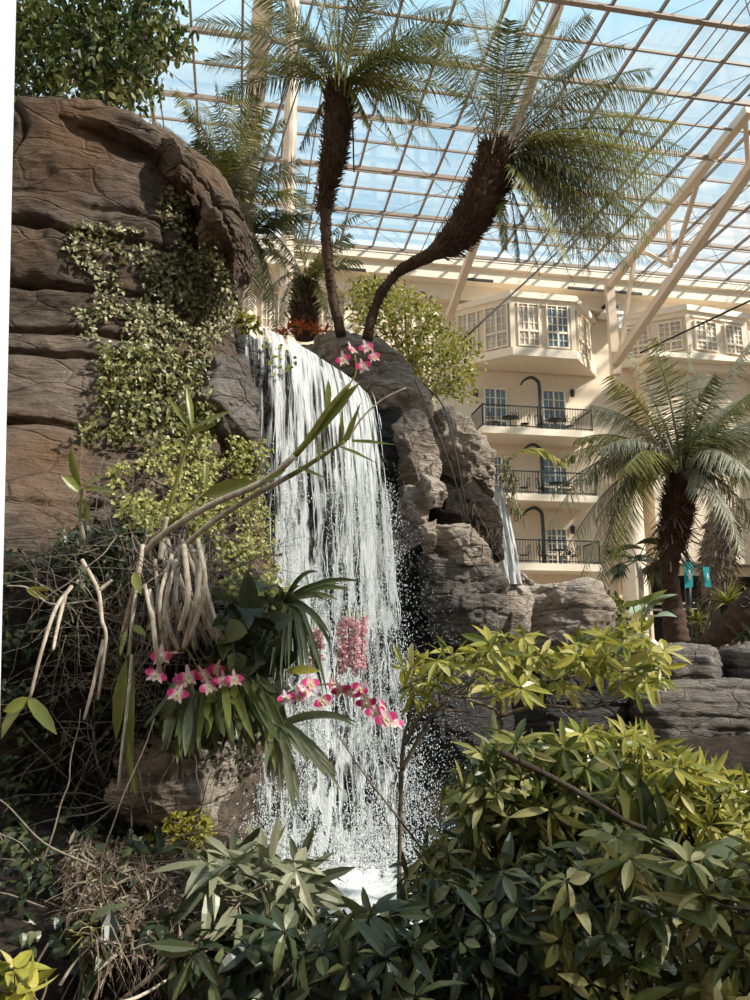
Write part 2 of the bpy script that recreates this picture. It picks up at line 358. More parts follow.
# slim and broad columns standing behind the palms on the left
a = at(285, 345, 17); struct('trim_slim_column', MB().tube([[a[0], a[1], TZ], [a[0], a[1], RZ]], .16, 12), M['steel'])
a, b = at(238, 300, 24), at(263, 0, 20); mb = MB(); mb.bar(a+(a-b)*.8, b+(b-a)*.12, .55, .5); struct('trim_broad_strut', mb, M['steel'])
a, b = at(448, 320, 33), at(560, 0, 21); struct('trim_diagonal_strut', MB().bar(a, b, .3, .3), M['steel'])
a, b = at(560, 50, 22), at(605, -30, 20); 
# ---------------------------------------------------------------- windows
NW = [0]
def window(A, B, z0, z1, cols=2, rows=5, glass='curtain', out=.06, split=True, mw=.035):
    """A,B are plan points; a french window between them standing slightly proud of its wall"""
    A = np.array(A[:2]); B = np.array(B[:2]); d = unit(B-A); w = np.linalg.norm(B-A); nn = np.array([d[1], -d[0]])
    NW[0] += 1; c = (A+B)/2; r = empty('window_%d' % NW[0], (c[0], c[1], z0)); r['kind'] = 'structure'
    ax = np.array([[d[0], d[1], 0], [nn[0], nn[1], 0], [0, 0, 1.0]])
    def bx(mb, u0, u1, o0, o1, a, b):
        p = A+d*(u0+u1)/2+nn*(o0+o1)/2; return mb.box((p[0], p[1], (a+b)/2), (abs(u1-u0)/2, abs(o1-o0)/2, abs(b-a)/2), ax)
    m = MB(); f = .07
    for u in (0, w-f): bx(m, u, u+f, 0, out+.05, z0, z1)
    for z in (z0, z1-f): bx(m, f, w-f, 0, out+.05, z, z+f)
    bx(m, w/2-f*.6, w/2+f*.6, 0, out+.03, z0+f, z1-f)
    zs = z0+(z1-z0)*.33
    if split: bx(m, f, w-f, 0, out+.03, zs-.05, zs+.05)
    for h in (0, 1):
        a, b = f+h*(w/2-.02), w/2+h*(w/2-f)-.02
        for k in range(1, cols): x = a+(b-a)*k/cols; bx(m, x-mw/2, x+mw/2, 0, out, z0+f, z1-f)
    for k in range(1, rows): z = z0+(z1-z0)*k/rows; bx(m, f, w-f, 0, out, z-mw/2, z+mw/2)
    m.build('window_frame', M['creamtrim'], r, False)
    m = MB(); bx(m, f, w-f, -.02, .02, z0+f, z1-f); m.build('pane', M[glass], r, False)
    return r
def bay(name, plan, z0, z1, hood, wins, side='l'):
    """plan: list of (u,out) from left to right; closed against the wall"""
    pts = [fw(u, o, 0)[:2] for u, o in plan]; n = len(pts); root = tag(empty(name, (*pts[0], z0)), kind='structure')
    def prism(z0, z1, grow, mat, nm, taper=0):
        c = np.mean(pts, 0); m = MB(); P = [np.array(p)+unit(np.array(p)-fw(plan[0][0]+(plan[-1][0]-plan[0][0])/2, -1, 0)[:2])*grow for p in pts]
        Q = [np.array(p)+unit(np.array(p)-fw(plan[0][0]+(plan[-1][0]-plan[0][0])/2, -1, 0)[:2])*(grow+taper) for p in pts]
        V = [(*p, z0) for p in Q]+[(*p, z1) for p in P]
        m.add(V, [[k, (k+1) % n, n+(k+1) % n, n+k] for k in range(n)]); m.F.append(np.array([list(range(n))[::-1]])); m.F.append(np.array([list(range(n, 2*n))]))
        return m.build(nm, mat, root, False)
    prism(z0, z1, 0, M['cream'], 'body'); prism(z1, z1+hood, .28, M['creamtrim'], 'cornice'); prism(z1-.25, z1, .12, M['creamtrim'], 'frieze')
    prism(z0-.38, z0+.02, .16, M['creamtrim'], 'sill_band')
    m = MB()
    for k in range(1, n-1): m.bar((*pts[k], z0), (*pts[k], z1-.2), .22, .22)
    m.build('corner_pilaster', M['creamtrim'], root, False)
    for seg, f0, f1, zz0, zz1, gl in wins:
        a, b = np.array(pts[seg]), np.array(pts[seg+1]); d = unit(b-a); nn = np.array([d[1], -d[0]])
        window(a+(b-a)*f0+nn*.02, a+(b-a)*f1+nn*.02, zz0, zz1, 2, 6, gl)
# big bay left of centre
uA, _ = fpx(455, 330, .0); uB, zb = fpx(513, 346, 2.0); uC, _ = fpx(574, 350, 2.0); uD, _ = fpx(592, 350, .0)
zt = fpx(513, 299, 2.0)[1]; zw0 = fpx(530, 349, 2)[1]+.1; zw1 = fpx(530, 300, 2)[1]
bay('wall_bay_broad', [(uA, 0), (uB, 2), (uC, 2), (uD, 0)], zb-.1, zt, .3,
    [(0, .06, .42, zw0, zw1, 'curtain'), (0, .54, .94, zw0, zw1, 'curtain'), (1, .08, .44, zw0, zw1, 'curtain'), (1, .55, .92, zw0, zw1, 'wglass'), (2, .15, .8, zw0, zw1, 'curtain')])
uA = fpx(618, 340, 0)[0]; uB = fpx(688, 330, 1.8)[0]; uC = fpx(742, 335, 1.2)[0]; uD = fpx(760, 330, 0)[0]
zb = fpx(688, 352, 1.8)[1]; zt = fpx(688, 312, 1.8)[1]
bay('wall_bay_far', [(uA, 0), (uB, 1.8), (uC, 1.4), (uD, 0)], zb, zt, .3,
    [(0, .12, .45, zb+.15, zt-.4, 'curtain'), (0, .58, .92, zb+.15, zt-.4, 'curtain'), (1, .10, .48, zb+.15, zt-.4, 'curtain'), (1, .62, .94, zb+.15, zt-.4, 'curtain')])
# wing below the far bay, with its stepped cornice
mb = MB(); u0 = fpx(604, 380, 0)[0]; z = fpx(688, 358, 2)[1]
fbox(mb, uA+.8, 26, 0, 1.0, TZ if False else za+.4, z); struct('wall_wing', mb, M['cream'])
mb = MB(); fbox(mb, uA+.5, 26, 0, 2.1, z-.05, z+.2); fbox(mb, uA+.7, 26, 0, 1.6, z-.4, z-.05); struct('trim_wing_cornice', mb, M['creamtrim'])
a = fpx(625, 560, 1.2)[0]; b = fpx(648, 560, 1.2)[0]; c = fw((a+b)/2, .9, 0)
struct('trim_round_column', MB().tube([[c[0], c[1], TZ], [c[0], c[1], fpx(640, 470, .9)[1]]], (b-a)/2, 24), M['creamtrim'])
# french windows far left
for (x0, x1, y0, y1) in ((262, 280, 292, 346), (322, 346, 278, 335), (354, 371, 280, 320), (392, 412, 280, 330), (190, 215, 300, 345)):
    (u0, z1), (u1, _) = fpx(x0, y0), fpx(x1, y0); z0 = fpx(x0, y1)[1]; window(fw(u0, .02, 0), fw(u1, .02, 0), z0, z1, 2, 6, 'curtain')
mb = MB()
for x in (252, 290, 348, 380, 425): u = fpx(x, 300)[0]; fbox(mb, u-.2, u+.2, 0, .18, 8, ZT-1.5)
struct('trim_pilasters', mb, M['creamtrim'])
# ---------------------------------------------------------------- balconies
def balcony(ypx, xl, xr, label, yt):
    """ypx slab top row, xl..xr the front edge in the photo, yt top rail"""
    o1 = 1.7; u0, z = fpx(xl, ypx, o1); u1 = fpx(xr, ypx, o1)[0]; zr = z+1.05
    b = thing('balcony', label, 'balcony', fw((u0+u1)/2, o1/2, z), 'balconies stacked below the bay window')
    m = MB(); fbox(m, u0-.05, u1+.05, 0, o1+.08, z-.32, z); m.build('slab', M['creamtrim'], b, False)
    def rail(p, q, nm):
        m = MB(); m.bar(fw(*p, zr), fw(*q, zr), .06, .05); m.build('handrail', M['black'], b, False)
        m = MB(); m.bar(fw(*p, z+.1), fw(*q, z+.1), .04, .04); m.build('bottom_rail', M['black'], b, False)
        L = math.hypot(q[0]-p[0], q[1]-p[1]); k = int(L/.13); m = MB()
        for i in range(k+1):
            f = i/k; u, o = p[0]+(q[0]-p[0])*f, p[1]+(q[1]-p[1])*f; m.bar(fw(u, o, z+.02), fw(u, o, zr), .018, .018)
        m.build('baluster_panel', M['black'], b, False)
    rail((u0, o1), (u1, o1), 'f'); rail((u0, .05), (u0, o1), 'l'); rail((u1, .05), (u1, o1), 'r')
    for f in (0, .5, 1):
        m = MB(); u = u0+(u1-u0)*f; m.bar(fw(u, o1, z-.25), fw(u, o1, zr+.05), .055, .055); m.build('post', M['black'], b, False)
    for f in (.28, .74):                                # wrought medallions in the railing
        m = MB(); u = u0+(u1-u0)*f
        for a in np.linspace(0, PI, 7):
            ca, sa = math.cos(a), math.sin(a); r = .28
            m.tube(spath([fw(u, o1, z+.42), fw(u+ca*r*.6+.05, o1, z+.42+sa*r*.9), fw(u+ca*r*1.15, o1, z+.42+sa*r*1.3)], 6), .022, 4)
        m.tube([fw(u+.10*math.cos(a), o1, z+.5+.10*math.sin(a)) for a in np.linspace(0, 2*PI, 13)], .02, 4)
        m.build('medallion', M['black'], b, True)
    return z, u0, u1
def bistro(z, u, k, lab):
    t = thing('bistro_table', 'round black iron bistro table on the %s balcony, %s' % lab, 'table', fw(u, .95, z), 'balcony tables')
    m = MB(); m.tube([fw(u, .95, z+.70), fw(u, .95, z+.73)], .38, 20); m.build('table_top', M['black'], t)
    m = MB(); m.tube([fw(u, .95, z+.02), fw(u, .95, z+.70)], .03, 8); m.build('stem', M['black'], t)
    m = MB(); m.tube([fw(u, .95, z), fw(u, .95, z+.03)], .22, 16); m.build('foot', M['black'], t)
    for s in (-1, 1):
        uc = u+s*.72; c = thing('balcony_chair', 'black iron chair %s of the table on the %s balcony, %s' % ('left' if s < 0 else 'right', *lab), 'chair', fw(uc, .9, z), 'balcony chairs')
        m = MB(); m.tube([fw(uc, .9, z+.44), fw(uc, .9, z+.47)], .21, 16); m.build('seat', M['black'], c)
        m = MB(); m.tube(spath([fw(uc+s*.18, .72, z+.46), fw(uc+s*.24, .72, z+.85), fw(uc+s*.25, .9, z+.93), fw(uc+s*.24, 1.08, z+.85), fw(uc+s*.18, 1.08, z+.46)], 14), .018, 6)
        m.tube([fw(uc+s*.18, .9, z+.46), fw(uc+s*.25, .9, z+.93)], .012, 5); m.build('backrest', M['black'], c)
        for a, b in ((-1, -1), (-1, 1), (1, -1), (1, 1)):
            m = MB(); m.tube([fw(uc+a*.19, .9+b*.17, z), fw(uc+a*.13, .9+b*.12, z+.45)], .013, 5); m.build('leg', M['black'], c)
def door(x0, x1, y0, z, gl='wglass'):
    (u0, z1), (u1, _) = fpx(x0, y0), fpx(x1, y0); window(fw(u0, .02, 0), fw(u1, .02, 0), z+.02, z1, 2, 5, gl)
def archpost(z, px, py, k):
    u, zt = fpx(px, py, .7); t = thing('arched_pole', 'black arched iron pole with a hooked top on the %s balcony' % k, 'pole', fw(u, .7, z), 'arched iron poles of the balconies')
    m = MB(); m.tube(spath([fw(u, .7, z), fw(u, .7, zt-.55), fw(u-.1, .7, zt-.15), fw(u-.4, .7, zt), fw(u-.75, .7, zt-.15), fw(u-.95, .7, zt-.4)], 26), np.r_[np.full(14, .085), np.linspace(.085, .04, 12)], 10); m.build('pole', M['pole'], t)
    m = MB(); m.tube([fw(u, .7, z), fw(u, .7, z+.08)], .2, 12); m.build('foot', M['black'], t)
M['pole'] = plain('dark_green_iron', (.03, .045, .05), .4)
for i, (ypx, xl, xr, nm, doors, ap) in enumerate(((426, 483, 592, 'top', ((483, 506, 388), (541, 564, 390)), (539, 378)), (492, 480, 596, 'middle', ((492, 510, 456), (541, 566, 458)), (541, 445)), (562, 478, 600, 'lowest', ((490, 508, 526), (545, 566, 528)), (542, 508)))):
    z, u0, u1 = balcony(ypx, xl, xr, '%s balcony with a black iron railing below the broad bay window' % nm, 0)
    for d in doors: door(*d, z, 'wglass')
    bistro(z, u0+(u1-u0)*.30, i, (nm, 'left side')); bistro(z, u0+(u1-u0)*.72, i, (nm, 'right side'))
    archpost(z, *ap, nm)
    for sx, sd in ((475, 'left'), (571, 'right')):
        u, zz = fpx(sx, ypx-32, 0); l = thing('wall_lantern', 'small black wall lantern on the %s of the %s balcony' % (sd, nm), 'lantern', fw(u, .1, zz), 'wall lanterns of the balconies')
        m = MB(); m.tube([fw(u, .18, zz-.22), fw(u, .18, zz-.18), fw(u, .18, zz+.12), fw(u, .18, zz+.22)], [.05, .10, .13, .02], 6); m.build('lantern_body', M['black'], l, False)
        m = MB(); m.bar(fw(u, 0, zz), fw(u, .18, zz), .05, .05); m.build('bracket', M['black'], l, False)
# spotlights on the wall bracket
u, z = fpx(608, 320, 0); t = thing('spotlight_bracket', 'white bracket with spotlights on the cream wall beside the bay window', 'spotlight', fw(u, .3, z))
m = MB(); fbox(m, u-.65, u+.45, .1, .9, z-.05, z+.1); m.build('shelf', M['white'], t, False)
m = MB(); fbox(m, u+.15, u+.45, .3, .8, z-.75, z-.05); m.build('housing', M['white'], t, False)
for k in range(3):
    m = MB(); m.tube([fw(u-.5+k*.27, .9, z+.35), fw(u-.5+k*.27, .35, z+.42)], [.11, .09], 10); m.build('lamp_head', M['black'], t)
# ---------------------------------------------------------------- rocks
def cube_sphere(N):
    g = np.tan(np.linspace(-1, 1, N+1)*PI/4); a, b = np.meshgrid(g, g, indexing='ij'); V = []; F = []; off = 0
    i = np.arange(N)[:, None]*(N+1)+np.arange(N)[None]; q = np.stack([i, i+N+1, i+N+2, i+1], -1).reshape(-1, 4)
    for ax in range(3):
        for s in (-1, 1):
            P = np.empty((N+1, N+1, 3)); P[..., ax] = s; P[..., (ax+1) % 3] = a; P[..., (ax+2) % 3] = b
            V.append(P.reshape(-1, 3)); F.append((q if s > 0 else q[:, ::-1])+off); off += (N+1)**2
    V = unit(np.concatenate(V)); F = np.concatenate(F)
    key, idx, inv = np.unique(np.round(V*1e5).astype(np.int64), axis=0, return_index=True, return_inverse=True)
    return V[idx], inv.ravel()[F]
CS = {}
BV = []
def rock(name, label, outline, Y, thick, mat='rock', seed=1, N=44, amp=.05, p=3.2, strata=.0, sh=.16, group=None, cat='rock', yoff=None, cuts=None):
    if yoff is None: yoff = thick*.75 if Y > 4.9 else 0
    if N not in CS: CS[N] = cube_sphere(N)
    n, F = CS[N]
    o = np.array([at(x, y, Y)[[0, 2]] for x, y in outline]); c = (o.max(0)+o.min(0))/2
    A = np.linspace(-PI, PI, 361); R = np.zeros(361)
    for k in range(361):
        d = np.array([math.cos(A[k]), math.sin(A[k])]); best = 0
        for i in range(len(o)):
            a, b = o[i]-c, o[(i+1) % len(o)]-c; e = b-a; den = d[0]*(-e[1])+d[1]*e[0]
            if abs(den) < 1e-9: continue
            tt = (a[0]*(-e[1])+a[1]*e[0])/den; s = (d[0]*a[1]-d[1]*a[0])/den
            if tt > 0 and -1e-6 <= s <= 1+1e-6: best = max(best, tt)
        R[k] = best
    R[:] = np.where(R <= 0, R[R > 0].mean(), R); ker = np.array([1, 2, 3, 2, 1])/9; R = np.convolve(np.r_[R[-5:-1], R, R[1:5]], ker, 'same')[4:-4]
    phi = np.arctan2(n[:, 2], n[:, 0]); rho = np.hypot(n[:, 0], n[:, 2]); ny = n[:, 1]
    k = (rho**p+np.abs(ny)**p)**(1/p); rho, ny = rho/k, ny/k
    r = np.interp(phi, A, R)
    P = np.stack([c[0]+r*rho*np.cos(phi), Y+yoff+thick*ny, c[1]+r*rho*np.sin(phi)], -1)
    if mat != 'soil':
        rg = np.random.default_rng(seed); ctr = np.array([c[0], Y+yoff, c[1]]); sc3 = np.array([R.mean(), thick, R.mean()]); Q = (P-ctr)/sc3
        for _ in range(cuts if cuts is not None else (3 if strata else 14)):
            dk = unit(np.array([rg.normal(), -abs(rg.normal())*1.2-.75, rg.normal()*.7])); proj = Q@dk; h = np.percentile(proj, rg.uniform(84, 96)); Q = Q-dk*(np.maximum(0, proj-h)*.9)[:, None]
        P = Q*sc3+ctr
    dirn = unit(np.stack([n[:, 0]/max(R.mean(), .1), n[:, 1]/max(thick, .1), n[:, 2]/max(R.mean(), .1)], -1))
    S = seed*3.7; sc = 1/max(.25, min(R.mean(), 1.0))
    dis = amp*(fbm(P*sc*1.6+S, 3, seed)*.9 + .55*(.5-np.abs(fbm(P*sc*3.2+S, 3, seed+5))) + .12*fbm(P*18+S, 3, seed+9))
    # facets: quantised coarse noise makes planes and ledges
    q = fbm(P*sc*np.array([1.1, 1.1, 1.8])+S*2, 2, seed+3)*3; dis += amp*.45*(np.floor(q)+np.clip((q-np.floor(q))*5, 0, 1))/2
    if strata:
        zz = (P[:, 2]+.05*fbm(P*1.7+S, 2, seed+2))/sh; f = np.abs(zz-np.round(zz)); dis -= strata*np.exp(-(f/.09)**2)
        dis += strata*.6*_h(np.round(zz-.5).astype(np.int64), 3, 7, seed)
    P = P+dirn*dis[:, None]
    m = MB().add(P, F); ob = m.build(name, M[mat], None); tag(ob, label, cat, group)
    BV.append(BVHTree.FromPolygons(P.tolist(), F.tolist())); return ob
# --- the tall rock tower on the left
TC = np.array([-2.75, 6.25])
ZR = np.array([-.3, .5, 1.3, 2.0, 2.6, 3.2, 4.0, 5.0, 6.1]); AR = np.array([1.9, 1.85, 1.93, 1.92, 1.85, 1.76, 1.68, 1.58, 1.45]); BR = np.array([3.0, 2.95, 2.85, 2.6, 2.1, 1.65, 1.42, 1.38, 1.33])
zb_top = at(100, 127, 5.2)[2]
th = np.concatenate([np.linspace(math.radians(-190), math.radians(45), 470), np.linspace(math.radians(50), math.radians(165), 30)]); zz = np.linspace(-.3, zb_top, 430)
T_, Z_ = np.meshgrid(th, zz); a = np.interp(Z_, ZR, AR); b = np.interp(Z_, ZR, BR)
ct, st = np.cos(T_), np.sin(T_); sp = 2.5; kk = (np.abs(ct)**sp+np.abs(st)**sp)**(-1/sp)
X_ = TC[0]+a*ct*kk; Y_ = TC[1]+b*st*kk; P = np.stack([X_, Y_, Z_], -1)
arc = T_*1.6
lv = [at(60, y, 5.0)[2] for y in (208, 236, 292, 340, 366, 440, 520, 620, 700, 800)]
dis = .07*fbm(P*1.3+4, 4, 3) + .03*(.5-np.abs(fbm(P*3+1, 3, 8)))+.010*fbm(P*14, 3, 4)
wob = .05*fbm(np.stack([arc*1.2, Z_*.4, Z_*0], -1), 3, 21)
row = np.zeros(Z_.shape, np.int64)
for i, z in enumerate(lv):
    amt = np.clip(.65+.9*vnoise(np.stack([arc*.9, Z_*0+i*3.1, Z_*0], -1), 5), .15, 1.2)
    dis -= .085*amt*np.exp(-((Z_+wob-z)/.022)**2) + .012*amt*np.exp(-((Z_+wob-z)/.05)**2); row += (Z_+wob < z)
    dis += 0
dis += .012*_h(row, 1, 2, 9)
off = _h(row, 5, 5, 3)*1.2; vv = (arc+off+.06*fbm(np.stack([Z_*3, arc*.5, Z_*0], -1), 2, 4))/1.25; f = np.abs(vv-np.round(vv))*1.25
dis -= .06*np.exp(-(f/.022)**2)
nrm = np.stack([ct/a, st/b, 0*ct], -1); nrm = unit(nrm); P = P+nrm*dis[..., None]
nz_, nt_ = P.shape[:2]; i = np.arange(nz_-1)[:, None]*nt_; j = np.arange(nt_)[None]; jn = (j+1) % nt_
F = np.stack([i+j, i+jn, i+nt_+jn, i+nt_+j], -1).reshape(-1, 4); V = P.reshape(-1, 3)
mb = MB().add(V, F); c = mb.n; mb.add([[TC[0], TC[1], zb_top+.05]], np.zeros((0, 4))); r0 = (nz_-1)*nt_
mb.F.append(np.stack([r0+np.arange(nt_), r0+(np.arange(nt_)+1) % nt_, np.full(nt_, c)], -1))
tower = mb.build('rock_tower', M['tower'], None); tag(tower, 'tall brown layered rock tower at the left with deep horizontal cracks', 'rock tower')
TBV = BVHTree.FromPolygons(V.tolist(), F.tolist()); BV.append(TBV)
G = 'cap stones on the rock tower'
rock('cap_stone', 'broad flat brown cap stone on top of the rock tower', [(-20, 104), (15, 98), (60, 95), (105, 99), (145, 110), (168, 124), (176, 140), (165, 150), (130, 140), (85, 132), (40, 126), (-20, 130)], 5.0, 1.2, 'tower', 3, 64, .035, 4.5, .02, .12, G, cuts=0, yoff=1.1)
rock('cap_stone', 'sloping brown cap stone right of the flat one on the rock tower', [(138, 118), (166, 124), (190, 144), (207, 164), (211, 186), (199, 190), (176, 172), (154, 155), (138, 142)], 4.9, .55, 'tower', 5, 56, .03, 3.6, .02, .12, G, cuts=2, yoff=.58)
rock('cap_stone', 'outermost brown cap stone at the right end of the tower top', [(198, 164), (218, 178), (236, 198), (242, 222), (238, 240), (224, 224), (206, 198)], 4.95, .4, 'tower', 8, 50, .03, 3.2, .02, .12, G, cuts=2, yoff=.42)
rock('cap_stone', 'pointed brown overhanging stone hanging below the tower cap', [(200, 190), (218, 208), (236, 232), (236, 248), (218, 264), (207, 252), (198, 225)], 4.92, .32, 'tower', 9, 50, .04, 3.0, .015, .12, G)
rock('rock', 'upright grey brown rock under the pointed overhang beside the ivy', [(186, 330), (205, 318), (230, 330), (244, 380), (252, 440), (240, 470), (200, 450), (184, 390)], 5.1, .5, 'greyrock', 11, 56, .05, 2.6)
rock('rock', 'dark wet rock face just left of the large waterfall', [(232, 318), (246, 326), (262, 380), (272, 450), (280, 600), (270, 860), (215, 860), (220, 500), (226, 380)], 6.5, .5, 'greyrock', 12, 64, .08, 3, .02, .2)
# --- rocks right of the waterfall
RL = [
 ('dark layered rock slab that the two curved palms grow on', [(278, 352), (298, 339), (340, 331), (378, 334), (404, 350), (412, 372), (395, 386), (350, 386), (318, 374), (290, 362)], 7.9, .7, 'rock', .05, .02, .09),
 ('rounded grey boulder at the right end of the waterfall lip', [(338, 388), (348, 366), (378, 355), (410, 352), (430, 374), (438, 402), (418, 414), (382, 408), (356, 404)], 7.55, .5, 'rock', .05, 0, .1),
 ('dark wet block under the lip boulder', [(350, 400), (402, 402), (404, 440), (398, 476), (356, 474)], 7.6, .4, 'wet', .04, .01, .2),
 ('pale cracked rock face beside the hanging black hoses', [(394, 402), (424, 402), (440, 440), (442, 478), (424, 486), (404, 482), (396, 440)], 7.4, .4, 'rock', .045, 0, .2),
 ('large sunlit rounded boulder high on the rock pile', [(424, 384), (450, 396), (472, 414), (488, 444), (487, 474), (462, 482), (440, 466), (430, 430)], 7.9, .55, 'rock', .06, 0, .2),
 ('upright boulder behind the large sunlit one beside the small waterfall', [(462, 424), (482, 426), (498, 448), (500, 488), (488, 504), (470, 500), (458, 470)], 8.3, .5, 'rock', .05, 0, .2),
 ('small rounded stone between the pale faces under the hoses', [(422, 474), (440, 474), (447, 488), (444, 502), (430, 503), (421, 492)], 7.25, .25, 'rock', .03, 0, .2),
 ('tapering pale rock at the spray edge of the waterfall', [(400, 480), (422, 486), (430, 505), (428, 522), (412, 522), (402, 506)], 7.3, .3, 'rock', .03, 0, .2),
 ('thin upright pale stone above the big flat block', [(418, 516), (438, 514), (436, 548), (426, 552)], 7.2, .25, 'rock', .02, 0, .2),
 ('square block with a rusty top ledge where the hoses end', [(434, 524), (472, 524), (492, 552), (498, 566), (434, 560)], 7.35, .45, 'rock', .035, .015, .1),
 ('big dark-fronted block at the foot of the rock pile', [(424, 552), (490, 556), (510, 580), (514, 612), (504, 642), (440, 640), (426, 600)], 7.4, .7, 'greyrock', .05, .02, .16),
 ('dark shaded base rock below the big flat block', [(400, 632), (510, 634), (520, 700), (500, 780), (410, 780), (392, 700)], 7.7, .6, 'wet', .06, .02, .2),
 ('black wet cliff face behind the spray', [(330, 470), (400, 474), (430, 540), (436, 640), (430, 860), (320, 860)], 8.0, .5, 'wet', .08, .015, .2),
 ('rusty brown slope between boulders behind the hoses', [(425, 470), (470, 470), (500, 505), (508, 560), (440, 560)], 8.2, .4, 'soil', .05, 0, .2),
 ('dark rock filling the hollow beneath the two upper boulders', [(400, 400), (480, 440), (500, 500), (500, 640), (400, 640)], 8.7, .5, 'greyrock', .08, 0, .2),
 ('long flat topped boulder beyond the yellow-green shrub', [(500, 592), (516, 584), (560, 586), (588, 577), (606, 581), (620, 604), (628, 634), (600, 656), (540, 656), (502, 642)], 9.3, .8, 'rock', .06, .03, .2),
 ('upper stone block of the right-hand terrace edge', [(596, 662), (624, 644), (690, 641), (740, 646), (744, 684), (700, 692), (600, 690)], 10.4, .7, 'greyrock', .04, .025, .14),
 ('stone block cut off by the right edge of the picture', [(743, 650), (770, 642), (830, 644), (830, 690), (746, 688)], 10.5, .7, 'greyrock', .04, .02, .14),
 ('long lower stone block of the right-hand terrace edge', [(630, 694), (660, 684), (740, 682), (830, 684), (830, 762), (640, 768)], 9.8, .7, 'greyrock', .04, .03, .16),
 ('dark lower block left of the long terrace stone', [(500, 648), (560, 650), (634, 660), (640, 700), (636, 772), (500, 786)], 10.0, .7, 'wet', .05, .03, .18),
]
for i, (lab, ol, Y, th_, mt, am, stt, shh) in enumerate(RL):
    rock('rock', lab, ol, Y, th_, mt, 20+i, 56, am, 3.4, stt, shh)
rock('earth_bank', 'dark earth bank beneath the right-hand terrace stones', [(560, 740), (700, 735), (1000, 735), (1200, 760), (1200, 860), (560, 850)], 9.6, 1.6, 'soil', 62, 50, .08, 4, cat='earth bank', yoff=1.3)
rock('rock_mound', 'dark earth and rock mound behind the waterfall cliff', [(250, 365), (330, 360), (400, 430), (480, 530), (560, 670), (640, 700), (640, 860), (200, 860)], 11.3, 1.3, 'soil', 61, 60, .12, 4)
rock('rock', 'low rock shelf carrying the small stones below the small waterfall', [(488, 588), (500, 581), (535, 583), (540, 600), (530, 640), (490, 640)], 8.85, .35, 'rock', 69, 30, .02, 3)
for k, (x, y, r) in enumerate(((508, 577, 6), (516, 572, 7), (524, 577, 6), (531, 582, 5), (519, 581, 5))):
    a = np.linspace(0, 2*PI, 9)[:-1]; rock('stone', 'small stone at the foot of the small waterfall, %s' % ('leftmost', 'topmost', 'right of the topmost', 'rightmost', 'lowest')[k], [(x+r*math.cos(q), y-r*.7*math.sin(q)) for q in a], 8.9, .08, 'rock', 70+k, 14, .012, 2.4, group='stones below the small waterfall')
rock('rock', 'pale flat rock slab showing under the orchids', [(96, 752), (130, 735), (185, 738), (225, 752), (236, 795), (210, 826), (160, 830), (114, 806)], 3.75, .35, 'rock', 80, 56, .03, 3)
rock('shadow_root_mass', 'bulging earth and root mass under the orchids, its dark soil standing in for shadow', [(24, 560), (90, 530), (170, 520), (232, 535), (262, 590), (264, 660), (240, 715), (180, 740), (100, 738), (40, 710), (14, 640)], 3.95, .45, 'soil', 83, 60, .10, 3, cat='root mass', cuts=0)  # orchid mount of earth and roots; its dark bulk replaces the wall's shadow
rock('earth_bank', 'shaded earth bank at the lower left below the tower', [(-80, 800), (60, 850), (160, 862), (280, 905), (340, 1010), (340, 1150), (-80, 1150)], 3.3, .9, 'soil', 81, 60, .07, 3, cat='earth bank')
def cast(px, py, bv=None):
    d = ray(px, py); d = d/np.linalg.norm(d); best = None
    for t in (BV if bv is None else bv):
        h = t.ray_cast(Vector(EYE), Vector(d))
        if h[0] is not None and (best is None or h[3] < best[2]): best = (np.array(h[0]), np.array(h[1]), h[3])
    return best
